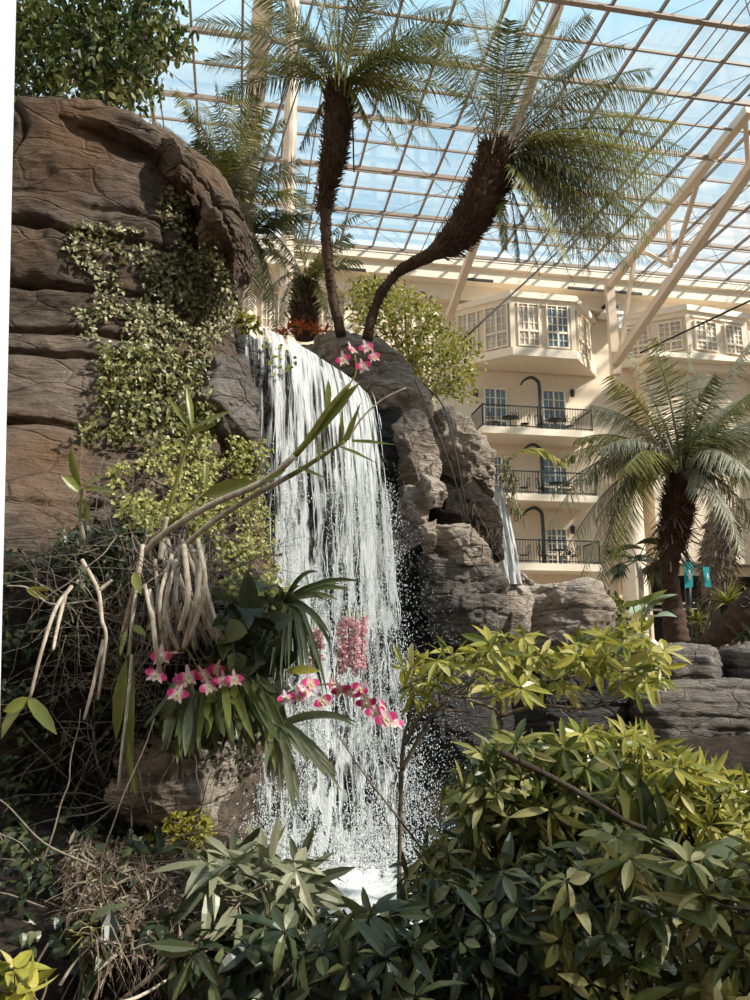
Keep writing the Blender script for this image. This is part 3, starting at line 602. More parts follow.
# ---------------------------------------------------------------- water
def water_mat(name, dens0, dens1, sx, sy, edge=.09):
    t = NT(name); uv = t.n('ShaderNodeAttribute', attribute_name='flow').outputs['Vector']
    s0_ = t.n('ShaderNodeSeparateXYZ', {0: uv}); nzd = t.n('ShaderNodeTexNoise', {'Vector': t.mapping(uv, (30, 16, 1)), 'Scale': 1.0, 'Detail': 5.0}).outputs[1]
    off = t.n('ShaderNodeVectorMath', {0: nzd, 1: (.5, .5, .5)}, operation='SUBTRACT').outputs[0]; off = t.n('ShaderNodeVectorMath', {0: off, 3: t.math('MULTIPLY', s0_.outputs[1], .16)}, operation='SCALE').outputs[0]
    uv0 = uv; uv = t.n('ShaderNodeVectorMath', {0: uv, 1: off}, operation='ADD').outputs[0]
    v = s0_.outputs[1]
    st = t.noise(t.mapping(uv, (sx, sy, 1)), 1, 8, .62, .35)
    st2 = t.noise(t.mapping(uv, (sx*.28, sy*.5, 1), (3, 1, 0)), 1, 4, .55, .2)
    web = t.n('ShaderNodeTexVoronoi', {'Vector': t.mapping(t.mix(.10, uv, t.n('ShaderNodeTexNoise', {'Vector': t.mapping(uv, (sx*.3, sy, 1)), 'Scale': 1.0}).outputs[1]), (sx*.65, sy*2.6, 1)), 'Scale': 1.0}, feature='DISTANCE_TO_EDGE').outputs[0]
    webm = t.ramp(web, [(.0, (1, 1, 1)), (.22, (0, 0, 0))])
    a1 = t.math('ADD', t.math('MULTIPLY', st, .8), t.math('MULTIPLY', st2, .45))
    a = t.math('ADD', a1, t.math('MULTIPLY', t.math('MULTIPLY', webm, v), .22))
    thr = t.math('ADD', dens0, t.math('MULTIPLY', v, dens1-dens0)); thr = t.math('ADD', thr, t.math('MULTIPLY', t.ramp(s0_.outputs[0], [(.16, (1, 1, 1)), (.34, (0, 0, 0))]), edge))
    al = t.math('MULTIPLY', t.math('SUBTRACT', a, thr), 9); al = t.n('ShaderNodeClamp', {0: al, 1: 0.0, 2: .96}).outputs[0]
    s = t.n('ShaderNodeBsdfPrincipled', {'Base Color': (.74, .755, .76, 1), 'Roughness': .35, 'Normal': t.bump(a, .8, .02)})
    tr = t.n('ShaderNodeBsdfTranslucent', {'Color': (.7, .75, .78, 1)})
    mx = t.n('ShaderNodeMixShader', {0: .3, 1: s.outputs[0], 2: tr.outputs[0]})
    return t.finish(t.n('ShaderNodeMixShader', {0: al, 1: t.n('ShaderNodeBsdfTransparent').outputs[0], 2: mx.outputs[0]}).outputs[0])
M['fall'] = water_mat('falling_water', .545, .755, 30, 3.0, .07)
M['fall2'] = water_mat('falling_water_back', .59, .77, 24, 2.4, .05)
M['fall3'] = water_mat('small_fall_water', .36, .42, 9, 2.5, 0.0)
M['drop'] = plain('water_drop', (.74, .77, .78), .2, nscale=3, var=.05)
LIP = spath([at(236, 322, 6.0), at(258, 333, 6.15), at(290, 348, 6.45), at(322, 368, 6.8), at(345, 384, 7.1), at(366, 402, 7.35)], 90)
def fallpt(s, v, layer=0.0):
    """s along the lip 0..1, v down 0..1"""
    x = np.asarray(s, float)*89; i = np.clip(x.astype(int), 0, 88); f = (x-i)[..., None]; L = LIP[i]*(1-f)+LIP[i+1]*f
    nn = np.array([.80, -.60, 0]); out = (.04+.30*np.sqrt(np.clip(v, 0, 1)))*(.55+.6*s) + layer
    P = L+nn*out[..., None]; bot = .04; P[..., 2] = L[..., 2]+.03 - (L[..., 2]-bot)*(v**1.12)
    # rolled crest
    P[..., 2] += .03*np.exp(-v*60)
    spread = (v**1.5)*.16*(s-.35); P[..., 0] += spread; return P
def sheet(layer, name, mat, parent, ns=150, nv=300, amp=.035, seed=0, s0=0, s1=1):
    S, Vv = np.meshgrid(np.linspace(s0, s1, ns), np.linspace(0, 1, nv)); P = fallpt(S, Vv, np.full(S.shape, layer))
    q = np.stack([S*26, Vv*3, S*0+seed], -1); d = amp*fbm(q, 3, seed)*(.25+1.2*Vv); P = P+np.array([.80, -.60, 0])*d[..., None]
    i = np.arange(nv-1)[:, None]*ns+np.arange(ns-1)[None]; F = np.stack([i, i+1, i+ns+1, i+ns], -1).reshape(-1, 4)
    o = MB().add(P, F).build(name, mat, parent)
    at_ = o.data.attributes.new('flow', 'FLOAT_VECTOR', 'POINT'); at_.data.foreach_set('vector', np.stack([S, Vv, S*0], -1).astype(np.float32).ravel()); return o
S, Vv = np.meshgrid(np.linspace(-.14, 1.02, 110), np.linspace(0, 1, 200)); P = fallpt(np.clip(S, 0, 1), Vv, np.full(S.shape, -.12)-.12*Vv); P += (S-np.clip(S, 0, 1))[..., None]*np.array([.9, 1.3, 0])
P[..., 2] -= .035; dd = .07*fbm(P*2.2, 4, 15)+.05*(.5-np.abs(fbm(P*np.array([3, 3, 5]), 3, 16))); P += np.array([.8, -.6, 0])*dd[..., None]
top_ = P[0]-np.array([.8, -.6, 0])*np.linspace(1.4, .04, 14)[:, None, None]; top_[..., 2] = P[0, :, 2]+.02+.03*fbm(top_*4, 3, 2); back = P[-1:]*1.0-np.array([1.1, -.84, 0]); back = np.concatenate([back, top_[:1]*1.0-[0, 0, .3]]); P = np.concatenate([back, top_, P])
a_, b_ = P.shape[:2]; i = np.arange(a_-1)[:, None]*b_+np.arange(b_-1)[None]; o = MB().add(P, np.stack([i, i+1, i+b_+1, i+b_], -1).reshape(-1, 4)).build('rock_ledge', M['wet'], None); tag(o, 'dark wet rock ledge and cliff that the large waterfall runs over', 'rock')
wf = thing('waterfall', 'large white waterfall pouring over the dark lip beside the rock tower', 'waterfall', LIP[45]*[1, 1, 0])
sheet(0, 'water_sheet', M['fall'], wf, seed=1); sheet(-.10, 'inner_water_sheet', M['fall2'], wf, seed=5, amp=.05, s0=.08, s1=.98)
r = np.random.default_rng(3); mb = MB()
for k in range(260):                                   # separate ropes of water
    s = r.uniform(.2, .99); v0 = r.uniform(0, .85); L = r.uniform(.04, .16); n = 12; v = np.linspace(v0, min(1, v0+L), n)
    sj = s+.016*fbm(np.stack([v*22, v*0+k*.37, v*0], -1), 2, 4)*(.15+v0*2.2); P = fallpt(np.clip(sj, 0, 1), v, np.full(n, r.uniform(0, .07)+.02*v0))
    mb.tube(P, np.sin(np.linspace(.15, PI-.1, n))*r.uniform(.0015, .005), 5, False)
mb.build('water_strand', M['drop'], wf)
# spray
OCT = np.array([[1, 0, 0], [-1, 0, 0], [0, 1, 0], [0, -1, 0], [0, 0, 1], [0, 0, -1.0]]); OF = np.array([[0, 2, 4], [2, 1, 4], [1, 3, 4], [3, 0, 4], [2, 0, 5], [1, 2, 5], [3, 1, 5], [0, 3, 5]])
def blobs(mb, P, R, str_=1.0):
    n = len(P); V = OCT[None]*R[:, None, None]; V = V*np.array([1, 1, str_]); mb.add((P[:, None]+V).reshape(-1, 3), (OF[None]+(np.arange(n)*6)[:, None, None]).reshape(-1, 3)); return mb
n = 60000; s = r.uniform(0, 1, n)**.8; v = r.uniform(.1, 1, n)**.6; kp = fbm(np.stack([s*16, v*9, s*0], -1), 4, 31) > .30-.25*v; s, v = s[kp], v[kp]; n = len(s); P = fallpt(s, v, r.normal(0, .07, n)*(.4+v)); P[:, 0] += r.exponential(.10, n)*v*(s > .5)
mb = MB(); blobs(mb, P, r.uniform(.0014, .0050, n), 2.2)
n = 2300; q = sample([(372, 440), (400, 470), (440, 560), (480, 700), (470, 800), (410, 860), (390, 700), (378, 560)], n, r); P = np.array([at(x, y, Y) for (x, y), Y in zip(q, r.uniform(6.2, 7.0, n))]); blobs(mb, P, r.uniform(.0012, .0036, n)*1.0, 1.2)
n = 7000; a = r.uniform(0, 2*PI, n); s = r.uniform(0, 1, n); P = fallpt(s, np.ones(n), np.zeros(n)); P[:, 0] += r.normal(0, .22, n); P[:, 1] += r.normal(-.1, .28, n); P[:, 2] = .05+r.exponential(.20, n); blobs(mb, P, r.uniform(.002, .0075, n), 1)
o = mb.build('spray', M['drop'], None); tag(o, 'fine white spray of droplets around the large waterfall', 'water spray', kind='stuff')
# pool
t = NT('pool_water'); p = pos(t); nz1 = t.noise(p, 9, 5); d = t.n('ShaderNodeVectorMath', {0: p, 1: (-.25, 5.8, .03)}, operation='DISTANCE').outputs['Value']
foam = t.math('ADD', t.math('MULTIPLY', t.noise(p, 14, 6, .7), 1.3), t.math('MULTIPLY', d, -.45)); fm = t.ramp(foam, [(.12, (0, 0, 0)), (.30, (1, 1, 1))])
wat = t.n('ShaderNodeBsdfPrincipled', {'Base Color': (.03, .04, .04, 1), 'Roughness': .08, 'Normal': t.bump(nz1, .5, .05)}); fo = t.n('ShaderNodeBsdfPrincipled', {'Base Color': (.68, .70, .70, 1), 'Roughness': .6, 'Normal': t.bump(foam, .7, .03)})
M['pool'] = t.finish(t.n('ShaderNodeMixShader', {0: fm, 1: wat.outputs[0], 2: fo.outputs[0]}).outputs[0])
N = 120; gx, gy = np.meshgrid(np.linspace(-2.6, 3.6, N), np.linspace(4.3, 8.6, N)); P = np.stack([gx, gy, .03+.012*fbm(np.stack([gx*4, gy*4, gx*0], -1), 3, 2)+.07*np.exp(-((gx+.35)**2/.35+(gy-6.2)**2/.5))*(.6+fbm(np.stack([gx*9, gy*9, gx*0], -1), 3, 6))], -1)
i = np.arange(N-1)[:, None]*N+np.arange(N-1)[None]; o = MB().add(P, np.stack([i, i+1, i+N+1, i+N], -1).reshape(-1, 4)).build('pool', M['pool'], None); tag(o, 'pool of foaming water at the foot of the large waterfall', 'pool')
# small waterfall
L0 = np.array([at(490, 484, 8.9), at(504, 486, 8.9)]); L1 = np.array([at(496, 540, 8.75), at(515, 540, 8.75)]); L2 = np.array([at(502, 584, 8.7), at(523, 584, 8.7)])
ns, nv = 24, 60; S, Vv = np.meshgrid(np.linspace(0, 1, ns), np.linspace(0, 1, nv)); A = np.array([spath([L0[0], L1[0], L2[0]], nv), spath([L0[1], L1[1], L2[1]], nv)])
P = A[0][:, None]*(1-S[..., None])+A[1][:, None]*S[..., None]; P[..., 1] += .04*fbm(np.stack([S*9, Vv*2, S*0], -1), 3, 5)
i = np.arange(nv-1)[:, None]*ns+np.arange(ns-1)[None]; sw = MB().add(P, np.stack([i, i+1, i+ns+1, i+ns], -1).reshape(-1, 4)).build('small_waterfall', M['fall3'], None)
at_ = sw.data.attributes.new('flow', 'FLOAT_VECTOR', 'POINT'); at_.data.foreach_set('vector', np.stack([S, Vv, S*0], -1).astype(np.float32).ravel())
tag(sw, 'narrow small waterfall right of the rock pile before the balconies', 'waterfall')
# ---------------------------------------------------------------- palms
def frond(base, ctrl, tip, rng, pairs=46, ll=.22, lw=.014, hang=.35, start=.16, rr=.008, fwd=.75):
    n = 24; t = np.linspace(0, 1, n)[:, None]; path = (1-t)**2*base+2*t*(1-t)*ctrl+t*t*tip
    m = MB(); m.tube(path, np.linspace(rr, rr*.25, n), 4, False)
    ts = np.linspace(start, .99, pairs); idx = ts*(n-1); i = np.clip(idx.astype(int), 0, n-2); f = (idx-i)[:, None]
    P = path[i]*(1-f)+path[i+1]*f; D = unit(path[i+1]-path[i]); side = unit(np.cross(D, [0, 0, 1.0])+1e-6); upv = np.cross(side, D)
    L = ll*np.sin(PI*np.clip((ts-start)/(1-start)*.86+.10, 0, 1))**.6
    for s in (-1, 1):
        j = rng.normal(0, .13, (pairs, 3)); d = unit(D*fwd+side*s*1.0+upv*.28+np.array([0, 0, -hang])+j)
        leaves(m, P, d, upv+j*.5, L*rng.uniform(.8, 1.1, pairs), lw, 'needle', rng.uniform(.1, .45, pairs), .1)
    return m
def crown(root, base, tips, rng, mats, arch=.35, **kw):
    for k, tp in enumerate(tips):
        tip = at(*tp[:3]); a = tp[3] if len(tp) > 3 else arch
        ln = np.linalg.norm(tip-base); ctrl = base+(tip-base)*.42+np.array([0, 0, a*ln])+rng.normal(0, .03*ln, 3)
        m = frond(base+rng.normal(0, .03, 3), ctrl, tip, rng, **kw); m.build('frond', mats[rng.integers(len(mats))], root, False)
def trunk(root, path, rad, mat, name='trunk', sides=14, rough=.012, seed=0, n=60):
    p = spath(path, n); r = np.interp(np.linspace(0, 1, n), np.linspace(0, 1, len(rad)), rad)
    r = r*(1+.06*np.sin(np.arange(n)*2.1)); m = MB(); m.tube(p, r, sides)
    V = np.concatenate(m.V); c = fbm(V*9, 3, seed)*rough; 
    m.V = [v+np.array(fbm(v*14+k, 2, seed+k))[:, None]*rough*np.array([1, 1, .3]) for k, v in enumerate(m.V)]
    m.build(name, mat, root); return p, r
def stubs(root, p, r, a, b, cnt, L, W, mat, name, rng, down=0.0, shape='strap', up=1.0, mult=1.0):
    n = len(p); t = rng.uniform(a, b, cnt); i = np.clip((t*(n-1)).astype(int), 0, n-2); D = unit(p[i+1]-p[i]); v = rdir(cnt, 0, rng); v = unit(v-D*np.sum(v*D, 1)[:, None])
    m = MB(); leaves(m, p[i]+v*r[i][:, None]*.85*mult, unit(v+D*up+[0, 0, -down]), D-v*.3, rng.uniform(.6, 1.2, cnt)*L, W, shape, rng.uniform(-.5, .3, cnt), .3); tag(m.build(name, mat, root), kind='stuff')
PG = [M['palm1'], M['palm1'], M['palm3'], M['palm2'], M['palm2'], M['palm4']]
rng = np.random.default_rng(11)
# left curved palm
b0 = at(341, 333, 7.6); pa = thing('date_palm', 'slim upright palm with a shaggy thick upper trunk left of the bent one', 'palm tree', b0, 'curved palms on the rock slab')
pth = ats((341, 336, 7.6), (331, 285, 7.6), (326, 235, 7.58), (326, 195, 7.55), (333, 160, 7.5), (338, 120, 7.45), (339, 84, 7.4))
p, r = trunk(pa, pth, [.05, .052, .055, .075, .125, .155, .12], M['bark'], seed=2)
stubs(pa, p, r, .42, .99, 1100, .10, .022, M['fibre'], 'leaf_base_fibre', rng, up=.9); stubs(pa, p, r, .02, .5, 260, .03, .02, M['fibre'], 'trunk_scar', rng, up=.6)
top = at(339, 90, 7.4)
T = [(205, 62, 7.0), (222, 95, 7.9), (196, 22, 7.3), (240, -20, 7.0), (285, -60, 7.5), (330, -90, 7.2), (365, -95, 7.7), (405, -70, 7.2), (440, -30, 7.6), (462, 22, 7.2), (478, 62, 7.6), (462, 95, 7.1), (432, 118, 7.8), (470, 40, 8.2), (250, 30, 8.3), (300, -30, 8.4), (390, -20, 8.4), (380, -40, 6.6), (270, 10, 6.5), (432, 40, 6.6), (455, 70, 6.7), (420, 90, 7.0), (240, 70, 6.6), (448, 10, 7.9)]
crown(pa, top, T, rng, PG, .30, pairs=84, ll=.30, lw=.0125)
crown(pa, top, [(370, 128, 7.1, .45), (399, 150, 7.2, .5), (450, 165, 7.3, .55), (300, 150, 7.6, .5), (420, 145, 7.5, .55)], rng, [M['palm2']], pairs=40, ll=.2, lw=.014, hang=1.2, start=.45)
m = MB(); st = rng.uniform(-1, 1, (46, 3))*[.14, .14, .03]; 
for q in st: m.tube([top+q-[0, 0, .15], top+q*1.6+[0, 0, .15], top+q*3.6+[0, 0, .42+rng.uniform(0, .2)]], [.009, .007, .004], 4, False)
m.build('petiole', M['greencane'], pa)
m = MB(); m.tube(spath(ats((345, 95, 7.3), (352, 120, 7.25), (354, 172, 7.25)), 14), .009, 5); m.build('hanging_stalk', M['darktwig'], pa)
# bent palm
b0 = at(368, 338, 7.5); pb = thing('date_palm', 'strongly bent palm curving right with a thick fibrous head', 'palm tree', b0, 'curved palms on the rock slab')
pth = ats((367, 340, 7.5), (376, 305, 7.45), (396, 274, 7.4), (428, 256, 7.3), (458, 236, 7.25), (480, 205, 7.2), (492, 175, 7.2), (497, 148, 7.2))
p, r = trunk(pb, pth, [.048, .05, .052, .07, .15, .19, .18, .12], M['bark'], seed=5)
stubs(pb, p, r, .48, .99, 1900, .12, .022, M['fibre'], 'leaf_base_fibre', rng, up=.9); stubs(pb, p, r, .02, .5, 260, .03, .02, M['fibre'], 'trunk_scar', rng, up=.6)
top = at(497, 160, 7.2)
T = [(520, -60, 7.2), (555, -30, 7.0), (470, -60, 7.4), (440, -20, 7.5), (425, 30, 7.0), (590, 15, 6.9), (625, 45, 7.3), (650, 70, 6.8), (668, 95, 7.4), (680, 125, 6.9), (686, 150, 7.3), (682, 172, 6.8), (680, 190, 7.5), (672, 205, 7.0), (660, 222, 6.8), (650, 240, 7.3), (640, 258, 6.9), (622, 250, 7.4), (608, 240, 6.7), (630, 215, 6.6), (655, 185, 7.8), (640, 160, 7.9), (600, 262, 7.1), (585, 235, 6.8), (640, 120, 7.7), (610, 90, 7.9), (665, 155, 6.6), (585, 60, 7.6), (560, 20, 7.9), (480, 10, 7.9), (510, 20, 6.6), (660, 205, 7.2), (645, 228, 7.0), (455, 60, 7.9), (570, 262, 6.6), (590, 275, 7.3), (612, 272, 6.9), (628, 268, 7.6), (600, 245, 7.8), (665, 232, 7.4), (650, 262, 6.6)]
crown(pb, top, T, rng, PG, .30, pairs=80, ll=.34, lw=.0105, hang=.7)
crown(pb, top, [(518, 262, 7.1, .12), (505, 250, 7.0, .10), (540, 275, 7.3, .2), (556, 268, 6.9, .25), (575, 285, 7.2, .3)], rng, [M['palm2'], M['palm1']], pairs=44, ll=.16, lw=.012, hang=1.0, start=.3)
m = MB()
for k in range(60):
    q = rng.uniform(-1, 1, 3)*[.15, .15, .05]; e = top+np.array([rng.uniform(-.35, .75), rng.uniform(-.4, .4), rng.uniform(.25, .6)]); m.tube([top+q-[0.05, 0, .12], (top+q+e)/2+[0, 0, .06], e], [.009, .007, .004], 4, False)
m.build('petiole', M['cane'], pb)
# feathery palm behind the tower
rng = np.random.default_rng(21)
b0 = at(232, 330, 8.6); pc = thing('feather_palm', 'soft feathery palm rising behind the right shoulder of the tower', 'palm tree', b0)
stem = ats((222, 330, 8.6), (226, 260, 8.5), (228, 205, 8.4)); trunk(pc, stem, [.06, .05, .05], M['cane'], n=20)
for (bx, by, tips) in ((228, 205, [(150, 120, 8.6), (175, 92, 8.2), (205, 105, 8.8), (255, 95, 8.3), (285, 120, 8.7), (300, 160, 8.2), (305, 200, 8.6), (195, 140, 8.0), (270, 145, 8.0), (290, 235, 8.4), (262, 285, 8.2, .6), (165, 165, 8.9), (240, 120, 8.9), (310, 180, 8.9), (185, 110, 8.4), (160, 140, 8.3), (215, 85, 8.3), (235, 90, 8.7), (268, 110, 8.2), (250, 170, 7.9), (205, 190, 8.0), (228, 150, 7.9), (180, 150, 8.1)]), (250, 240, [(310, 215, 8.5), (320, 250, 8.2, .5), (275, 330, 8.3, .5), (300, 300, 8.6, .6), (230, 150, 8.7), (215, 170, 8.4), (290, 190, 8.9), (265, 300, 8.6, .5), (250, 310, 8.2, .6), (300, 270, 8.1, .5), (240, 200, 8.0), (285, 210, 8.0)])):
    crown(pc, at(bx, by, 8.5), tips, rng, [M['palm3'], M['palm1'], M['palm2'], M['palm4'], M['palm4']], .32, pairs=52, ll=.26, lw=.016, hang=.5)
# shaggy short palm between them
b0 = at(306, 336, 8.8); pd = thing('date_palm', 'short brown shaggy palm standing behind the left end of the rock slab', 'palm tree', b0)
p, r = trunk(pd, ats((306, 338, 8.8), (304, 310, 8.8), (306, 284, 8.8)), [.13, .17, .12], M['bark'], n=24)
stubs(pd, p, r, 0, 1, 700, .10, .02, M['fibre'], 'leaf_base_fibre', rng)
crown(pd, at(306, 282, 8.8), [(252, 250, 8.7), (262, 300, 8.5, .6), (285, 215, 8.6), (325, 205, 8.9), (350, 235, 8.6), (362, 262, 8.7), (345, 300, 8.5, .6), (328, 320, 8.6, .6), (280, 325, 8.4, .6), (360, 215, 9), (300, 190, 8.9), (335, 255, 8.3), (355, 245, 9.2)], rng, [M['palm1'], M['palm2'], M['palm3']], .35, pairs=44, ll=.22, lw=.015)
# big palm on the right terrace
rng = np.random.default_rng(31)
b0 = at(676, 640, 12.3); pe = thing('date_palm', 'large spreading palm with a dark fibrous trunk on the right terrace', 'palm tree', b0)
p, r = trunk(pe, ats((677, 642, 12.3), (672, 600, 12.3), (670, 560, 12.3), (676, 520, 12.3), (681, 480, 12.3)), [.20, .165, .13, .18, .23, .18], M['bark'], n=60, rough=.03)
stubs(pe, p, r, .55, 1, 1500, .17, .03, M['fibre'], 'leaf_base_fibre', rng); stubs(pe, p, r, .5, .85, 90, .40, .03, M['dead'], 'dead_frond_stub', rng, down=1.3, up=.2)
T = [(546, 532, 12.0, .62), (560, 560, 12.4, .6), (552, 495, 12.6, .5), (556, 462, 12.2, .45), (578, 585, 12.0, .7), (600, 590, 11.7, .7), (615, 560, 11.4, .7), (596, 520, 12.8, .55), (590, 405, 12.9, .3), (610, 375, 12.2, .3),
     (652, 338, 12.1, .05), (632, 352, 12.6, .12), (752, 340, 11.9, .12), (790, 372, 12.3, .25), (800, 410, 12.0, .3), (805, 450, 12.5, .35), (790, 500, 12.0, .5), (760, 530, 12.2, .6), (742, 552, 11.8, .7), (720, 420, 11.3, .35),
     (740, 400, 12.8, .25), (700, 372, 12.9, .15), (775, 480, 11.6, .45), (730, 520, 11.4, .6), (625, 470, 11.2, .45), (600, 450, 11.8, .45), (760, 440, 13.2, .35), (585, 480, 13.2, .4), (690, 345, 12.3, .1), (715, 375, 11.9, .2), (575, 440, 12.4, .4), (770, 420, 11.6, .35), (745, 470, 11.0, .5)]
crown(pe, at(681, 478, 12.3), T, rng, [M['palm1'], M['palm3'], M['palm2'], M['palm2'], M['palm4']], .3, pairs=72, ll=.60, lw=.021, hang=.8, rr=.02)
m = MB()
for k in range(34):
    e = at(681+rng.uniform(-45, 45), 440+rng.uniform(-20, 25), 12.3+rng.uniform(-.5, .5)); m.tube([at(681, 495, 12.3), at(681, 478, 12.3)*.4+e*.6, e], [.03, .02, .012], 5, False)
m.build('petiole', M['cane'], pe)
# leaning trunk at the right edge
b0 = at(700, 641, 11.6); pf = thing('leaning_trunk', 'dark bare trunk leaning out of the terrace towards the right edge', 'tree trunk', b0)
trunk(pf, ats((696, 648, 11.6), (720, 634, 11.5), (745, 610, 11.4), (790, 565, 11.2)), [.05, .17, .2, .16], M['bark'], n=30, rough=.02)
# brown shaggy trunk behind
b0 = at(717, 620, 19)*[1, 1, 0]+[0, 0, TZ]; pg = thing('palm_trunk', 'reddish brown palm trunk wrapped in dead fibres behind the large palm', 'palm tree', b0)
p, r = trunk(pg, ats((715, 653, 19), (716, 590, 19), (720, 545, 19), (726, 510, 19)), [.3, .33, .4, .32], M['dead'], n=40, rough=.05)
stubs(pg, p, r, 0, 1, 1300, .32, .03, M['dead'], 'dead_fibre', rng, down=1.4, up=.1)
crown(pg, at(726, 508, 19), [(700, 470, 19), (760, 450, 19), (790, 500, 19), (770, 560, 19, .6), (745, 440, 19)], rng, [M['palm1'], M['palm3']], .3, pairs=40, ll=.5, lw=.03)
# small fan palm
b0 = at(641, 606, 17); ph = thing('fan_palm', 'small dark fan palm on a thin pale stem before the round column', 'palm tree', b0)
m = MB(); m.tube(ats((642, 610, 17), (641, 580, 17), (638, 562, 17)), .06, 8); m.build('stem', M['cane'], ph)
for k in range(17):
    c = at(638, 560, 17); d = unit(np.array([math.cos(k*2.4), math.sin(k*2.4)*.7, rng.uniform(-.5, .8)])); e = c+d*rng.uniform(.35, .55); m = MB(); m.tube([c, e], .012, 4, False)
    fn = unit(np.cross(d, [0, 0, 1.0])); up_ = np.cross(fn, d); a = np.linspace(-1.25, 1.25, 15); D = d[None]*np.cos(a)[:, None]+fn[None]*np.sin(a)[:, None]+[0, 0, -.25]; leaves(m, np.repeat(e[None], 15, 0), D, up_, .5, .055, 'needle', .3); m.build('fan_leaf', M['dark'], ph, False)
# ---------------------------------------------------------------- shrubs, vines, ferns
def leafcloud(mb, C, rng, L, W, shape='ellip', up=.3, curl=.25, bias=None):
    n = len(C); D = rdir(n, 0, rng); 
    if bias is not None: D = unit(D+np.asarray(bias))
    N = rdir(n, 1.1, rng); leaves(mb, C, D, N, L*rng.uniform(.6, 1.25, n), W*rng.uniform(.7, 1.2, n), shape, rng.uniform(0, curl, n), .18); return mb
rng = np.random.default_rng(41)
# ficus on the tower
tb = at(100, 100, 5.9); tr = thing('ficus_tree', 'dense dark leafed ficus tree growing on top of the rock tower', 'tree', tb)
m = MB()
for k in range(9):
    e = at(rng.uniform(20, 175), rng.uniform(0, 60), rng.uniform(5.4, 6.6)); m.tube(spath([tb-[0, 0, .1], (tb+e)/2+rng.normal(0, .12, 3), e], 12), np.linspace(.05, .01, 12), 6)
m.build('branch', M['darktwig'], tr)
q = sample([(-30, -60), (150, -60), (176, 20), (185, 48), (150, 62), (158, 86), (130, 108), (104, 108), (50, 102), (-30, 100)], 800, rng); m = MB()
for x, y in q:
    c = at(x, y, rng.uniform(5.2, 6.7)); k = 9; P = c+rng.normal(0, .07, (k, 3)); leafcloud(m, P, rng, .085, .04, 'ellip', bias=[0, 0, -.9])
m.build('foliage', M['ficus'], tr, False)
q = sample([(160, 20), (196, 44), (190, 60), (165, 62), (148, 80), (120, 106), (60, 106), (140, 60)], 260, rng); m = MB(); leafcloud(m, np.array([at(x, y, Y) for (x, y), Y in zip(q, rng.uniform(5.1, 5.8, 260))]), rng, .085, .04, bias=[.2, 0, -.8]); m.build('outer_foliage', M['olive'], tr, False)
# yellow-green small tree behind the rock slab
tb = at(420, 400, 8.9); tr = thing('small_tree', 'light green small leafed tree behind the bent palm before the cream wall', 'tree', tb)
m = MB(); ends = []
for (x, y) in ((352, 300), (380, 292), (405, 300), (430, 310), (445, 335), (460, 350), (468, 372), (440, 385), (415, 350), (390, 330), (455, 395)):
    e = at(x, y, 8.9+rng.uniform(-.4, .5)); ends.append(e); m.tube(spath([tb, tb*.5+e*.5+rng.normal(0, .08, 3), e], 12), np.linspace(.03, .006, 12), 5)
m.build('branch', M['twig'], tr); m = MB()
q = sample([(345, 300), (362, 280), (405, 285), (432, 300), (448, 322), (478, 345), (475, 375), (470, 398), (430, 396), (408, 372), (392, 352), (380, 330), (352, 325)], 520, rng)
for x, y in q: P = at(x, y, rng.uniform(8.4, 9.5))+rng.normal(0, .06, (7, 3)); leafcloud(m, P, rng, .07, .03)
m.build('foliage', M['shrub'], tr, False)
# ivy on the tower face
def ivy(poly, n, mat, size, name, label, lift=.03, fade=None, bulge=0, shape='heart', fall_Y=5.2, rng=rng, bias=[0, -.2, -.5]):
    q = sample(poly, n, rng); keep = fbm(np.c_[q/22, np.zeros(len(q))], 3, 77) > (-.35 if fade is None else fade); q = q[keep]; P = []; Nn = []
    for x, y in q:
        h = cast(x, y); 
        if h is None: P.append(at(x, y, fall_Y+rng.uniform(-.2, .2))); Nn.append((.3, -1, .3)); continue
        P.append(h[0]+h[1]*rng.uniform(0, lift)+(EYE-h[0])/h[2]*rng.uniform(0, 1)**1.5*bulge); Nn.append(h[1]*.9+rng.normal(0, .55, 3)+[.1, -.2, .25])
    P = np.array(P); m = MB(); n = len(P); leaves(m, P, unit(rdir(n, 0, rng)+np.array(bias)), unit(np.array(Nn)+SUN_FROM*.5), size*rng.uniform(.6, 1.25, n), size*.8*rng.uniform(.7, 1.1, n), shape, .2, .15)
    o = m.build(name, mat, None, False); tag(o, label, 'ivy', kind='stuff'); return o
ivy([(68, 225), (100, 222), (150, 228), (160, 190), (180, 182), (205, 215), (222, 240), (236, 290), (236, 320), (212, 345), (200, 420), (120, 430), (105, 400), (92, 350), (72, 310), (98, 290), (62, 245)], 4300, M['ivy'], .034, 'ivy', 'small pale leaved ivy climbing the sunlit right half of the rock tower', .06)
ivy([(150, 255), (225, 250), (236, 318), (205, 350), (190, 395), (130, 385), (140, 300)], 1700, M['ivy'], .034, 'ivy', 'thick patch of ivy on the tower face above the leaning orchid shoot', .12, -.6)
ivy([(98, 345), (200, 360), (215, 400), (205, 450), (130, 450), (70, 440), (100, 400)], 1500, M['olive'], .04, 'ivy', 'greener ivy on the tower just above the yellow-green mass', .15, -.6, .1)
ivy([(112, 470), (160, 450), (215, 430), (262, 440), (258, 480), (268, 540), (276, 600), (270, 650), (240, 650), (225, 580), (205, 540), (150, 560), (105, 500)], 6800, M['lime'], .028, 'climbing_fig', 'yellow-green mass of tiny leaves hanging beside the waterfall', .12, -.28, .30, 'round', 4.6)
ivy([(215, 600), (262, 600), (268, 650), (258, 700), (228, 690), (212, 650)], 160, M['dark'], .12, 'ivy', 'large dark bluish leaves below the yellow-green hanging mass', .1, -1, .55, 'heart', 4.2)
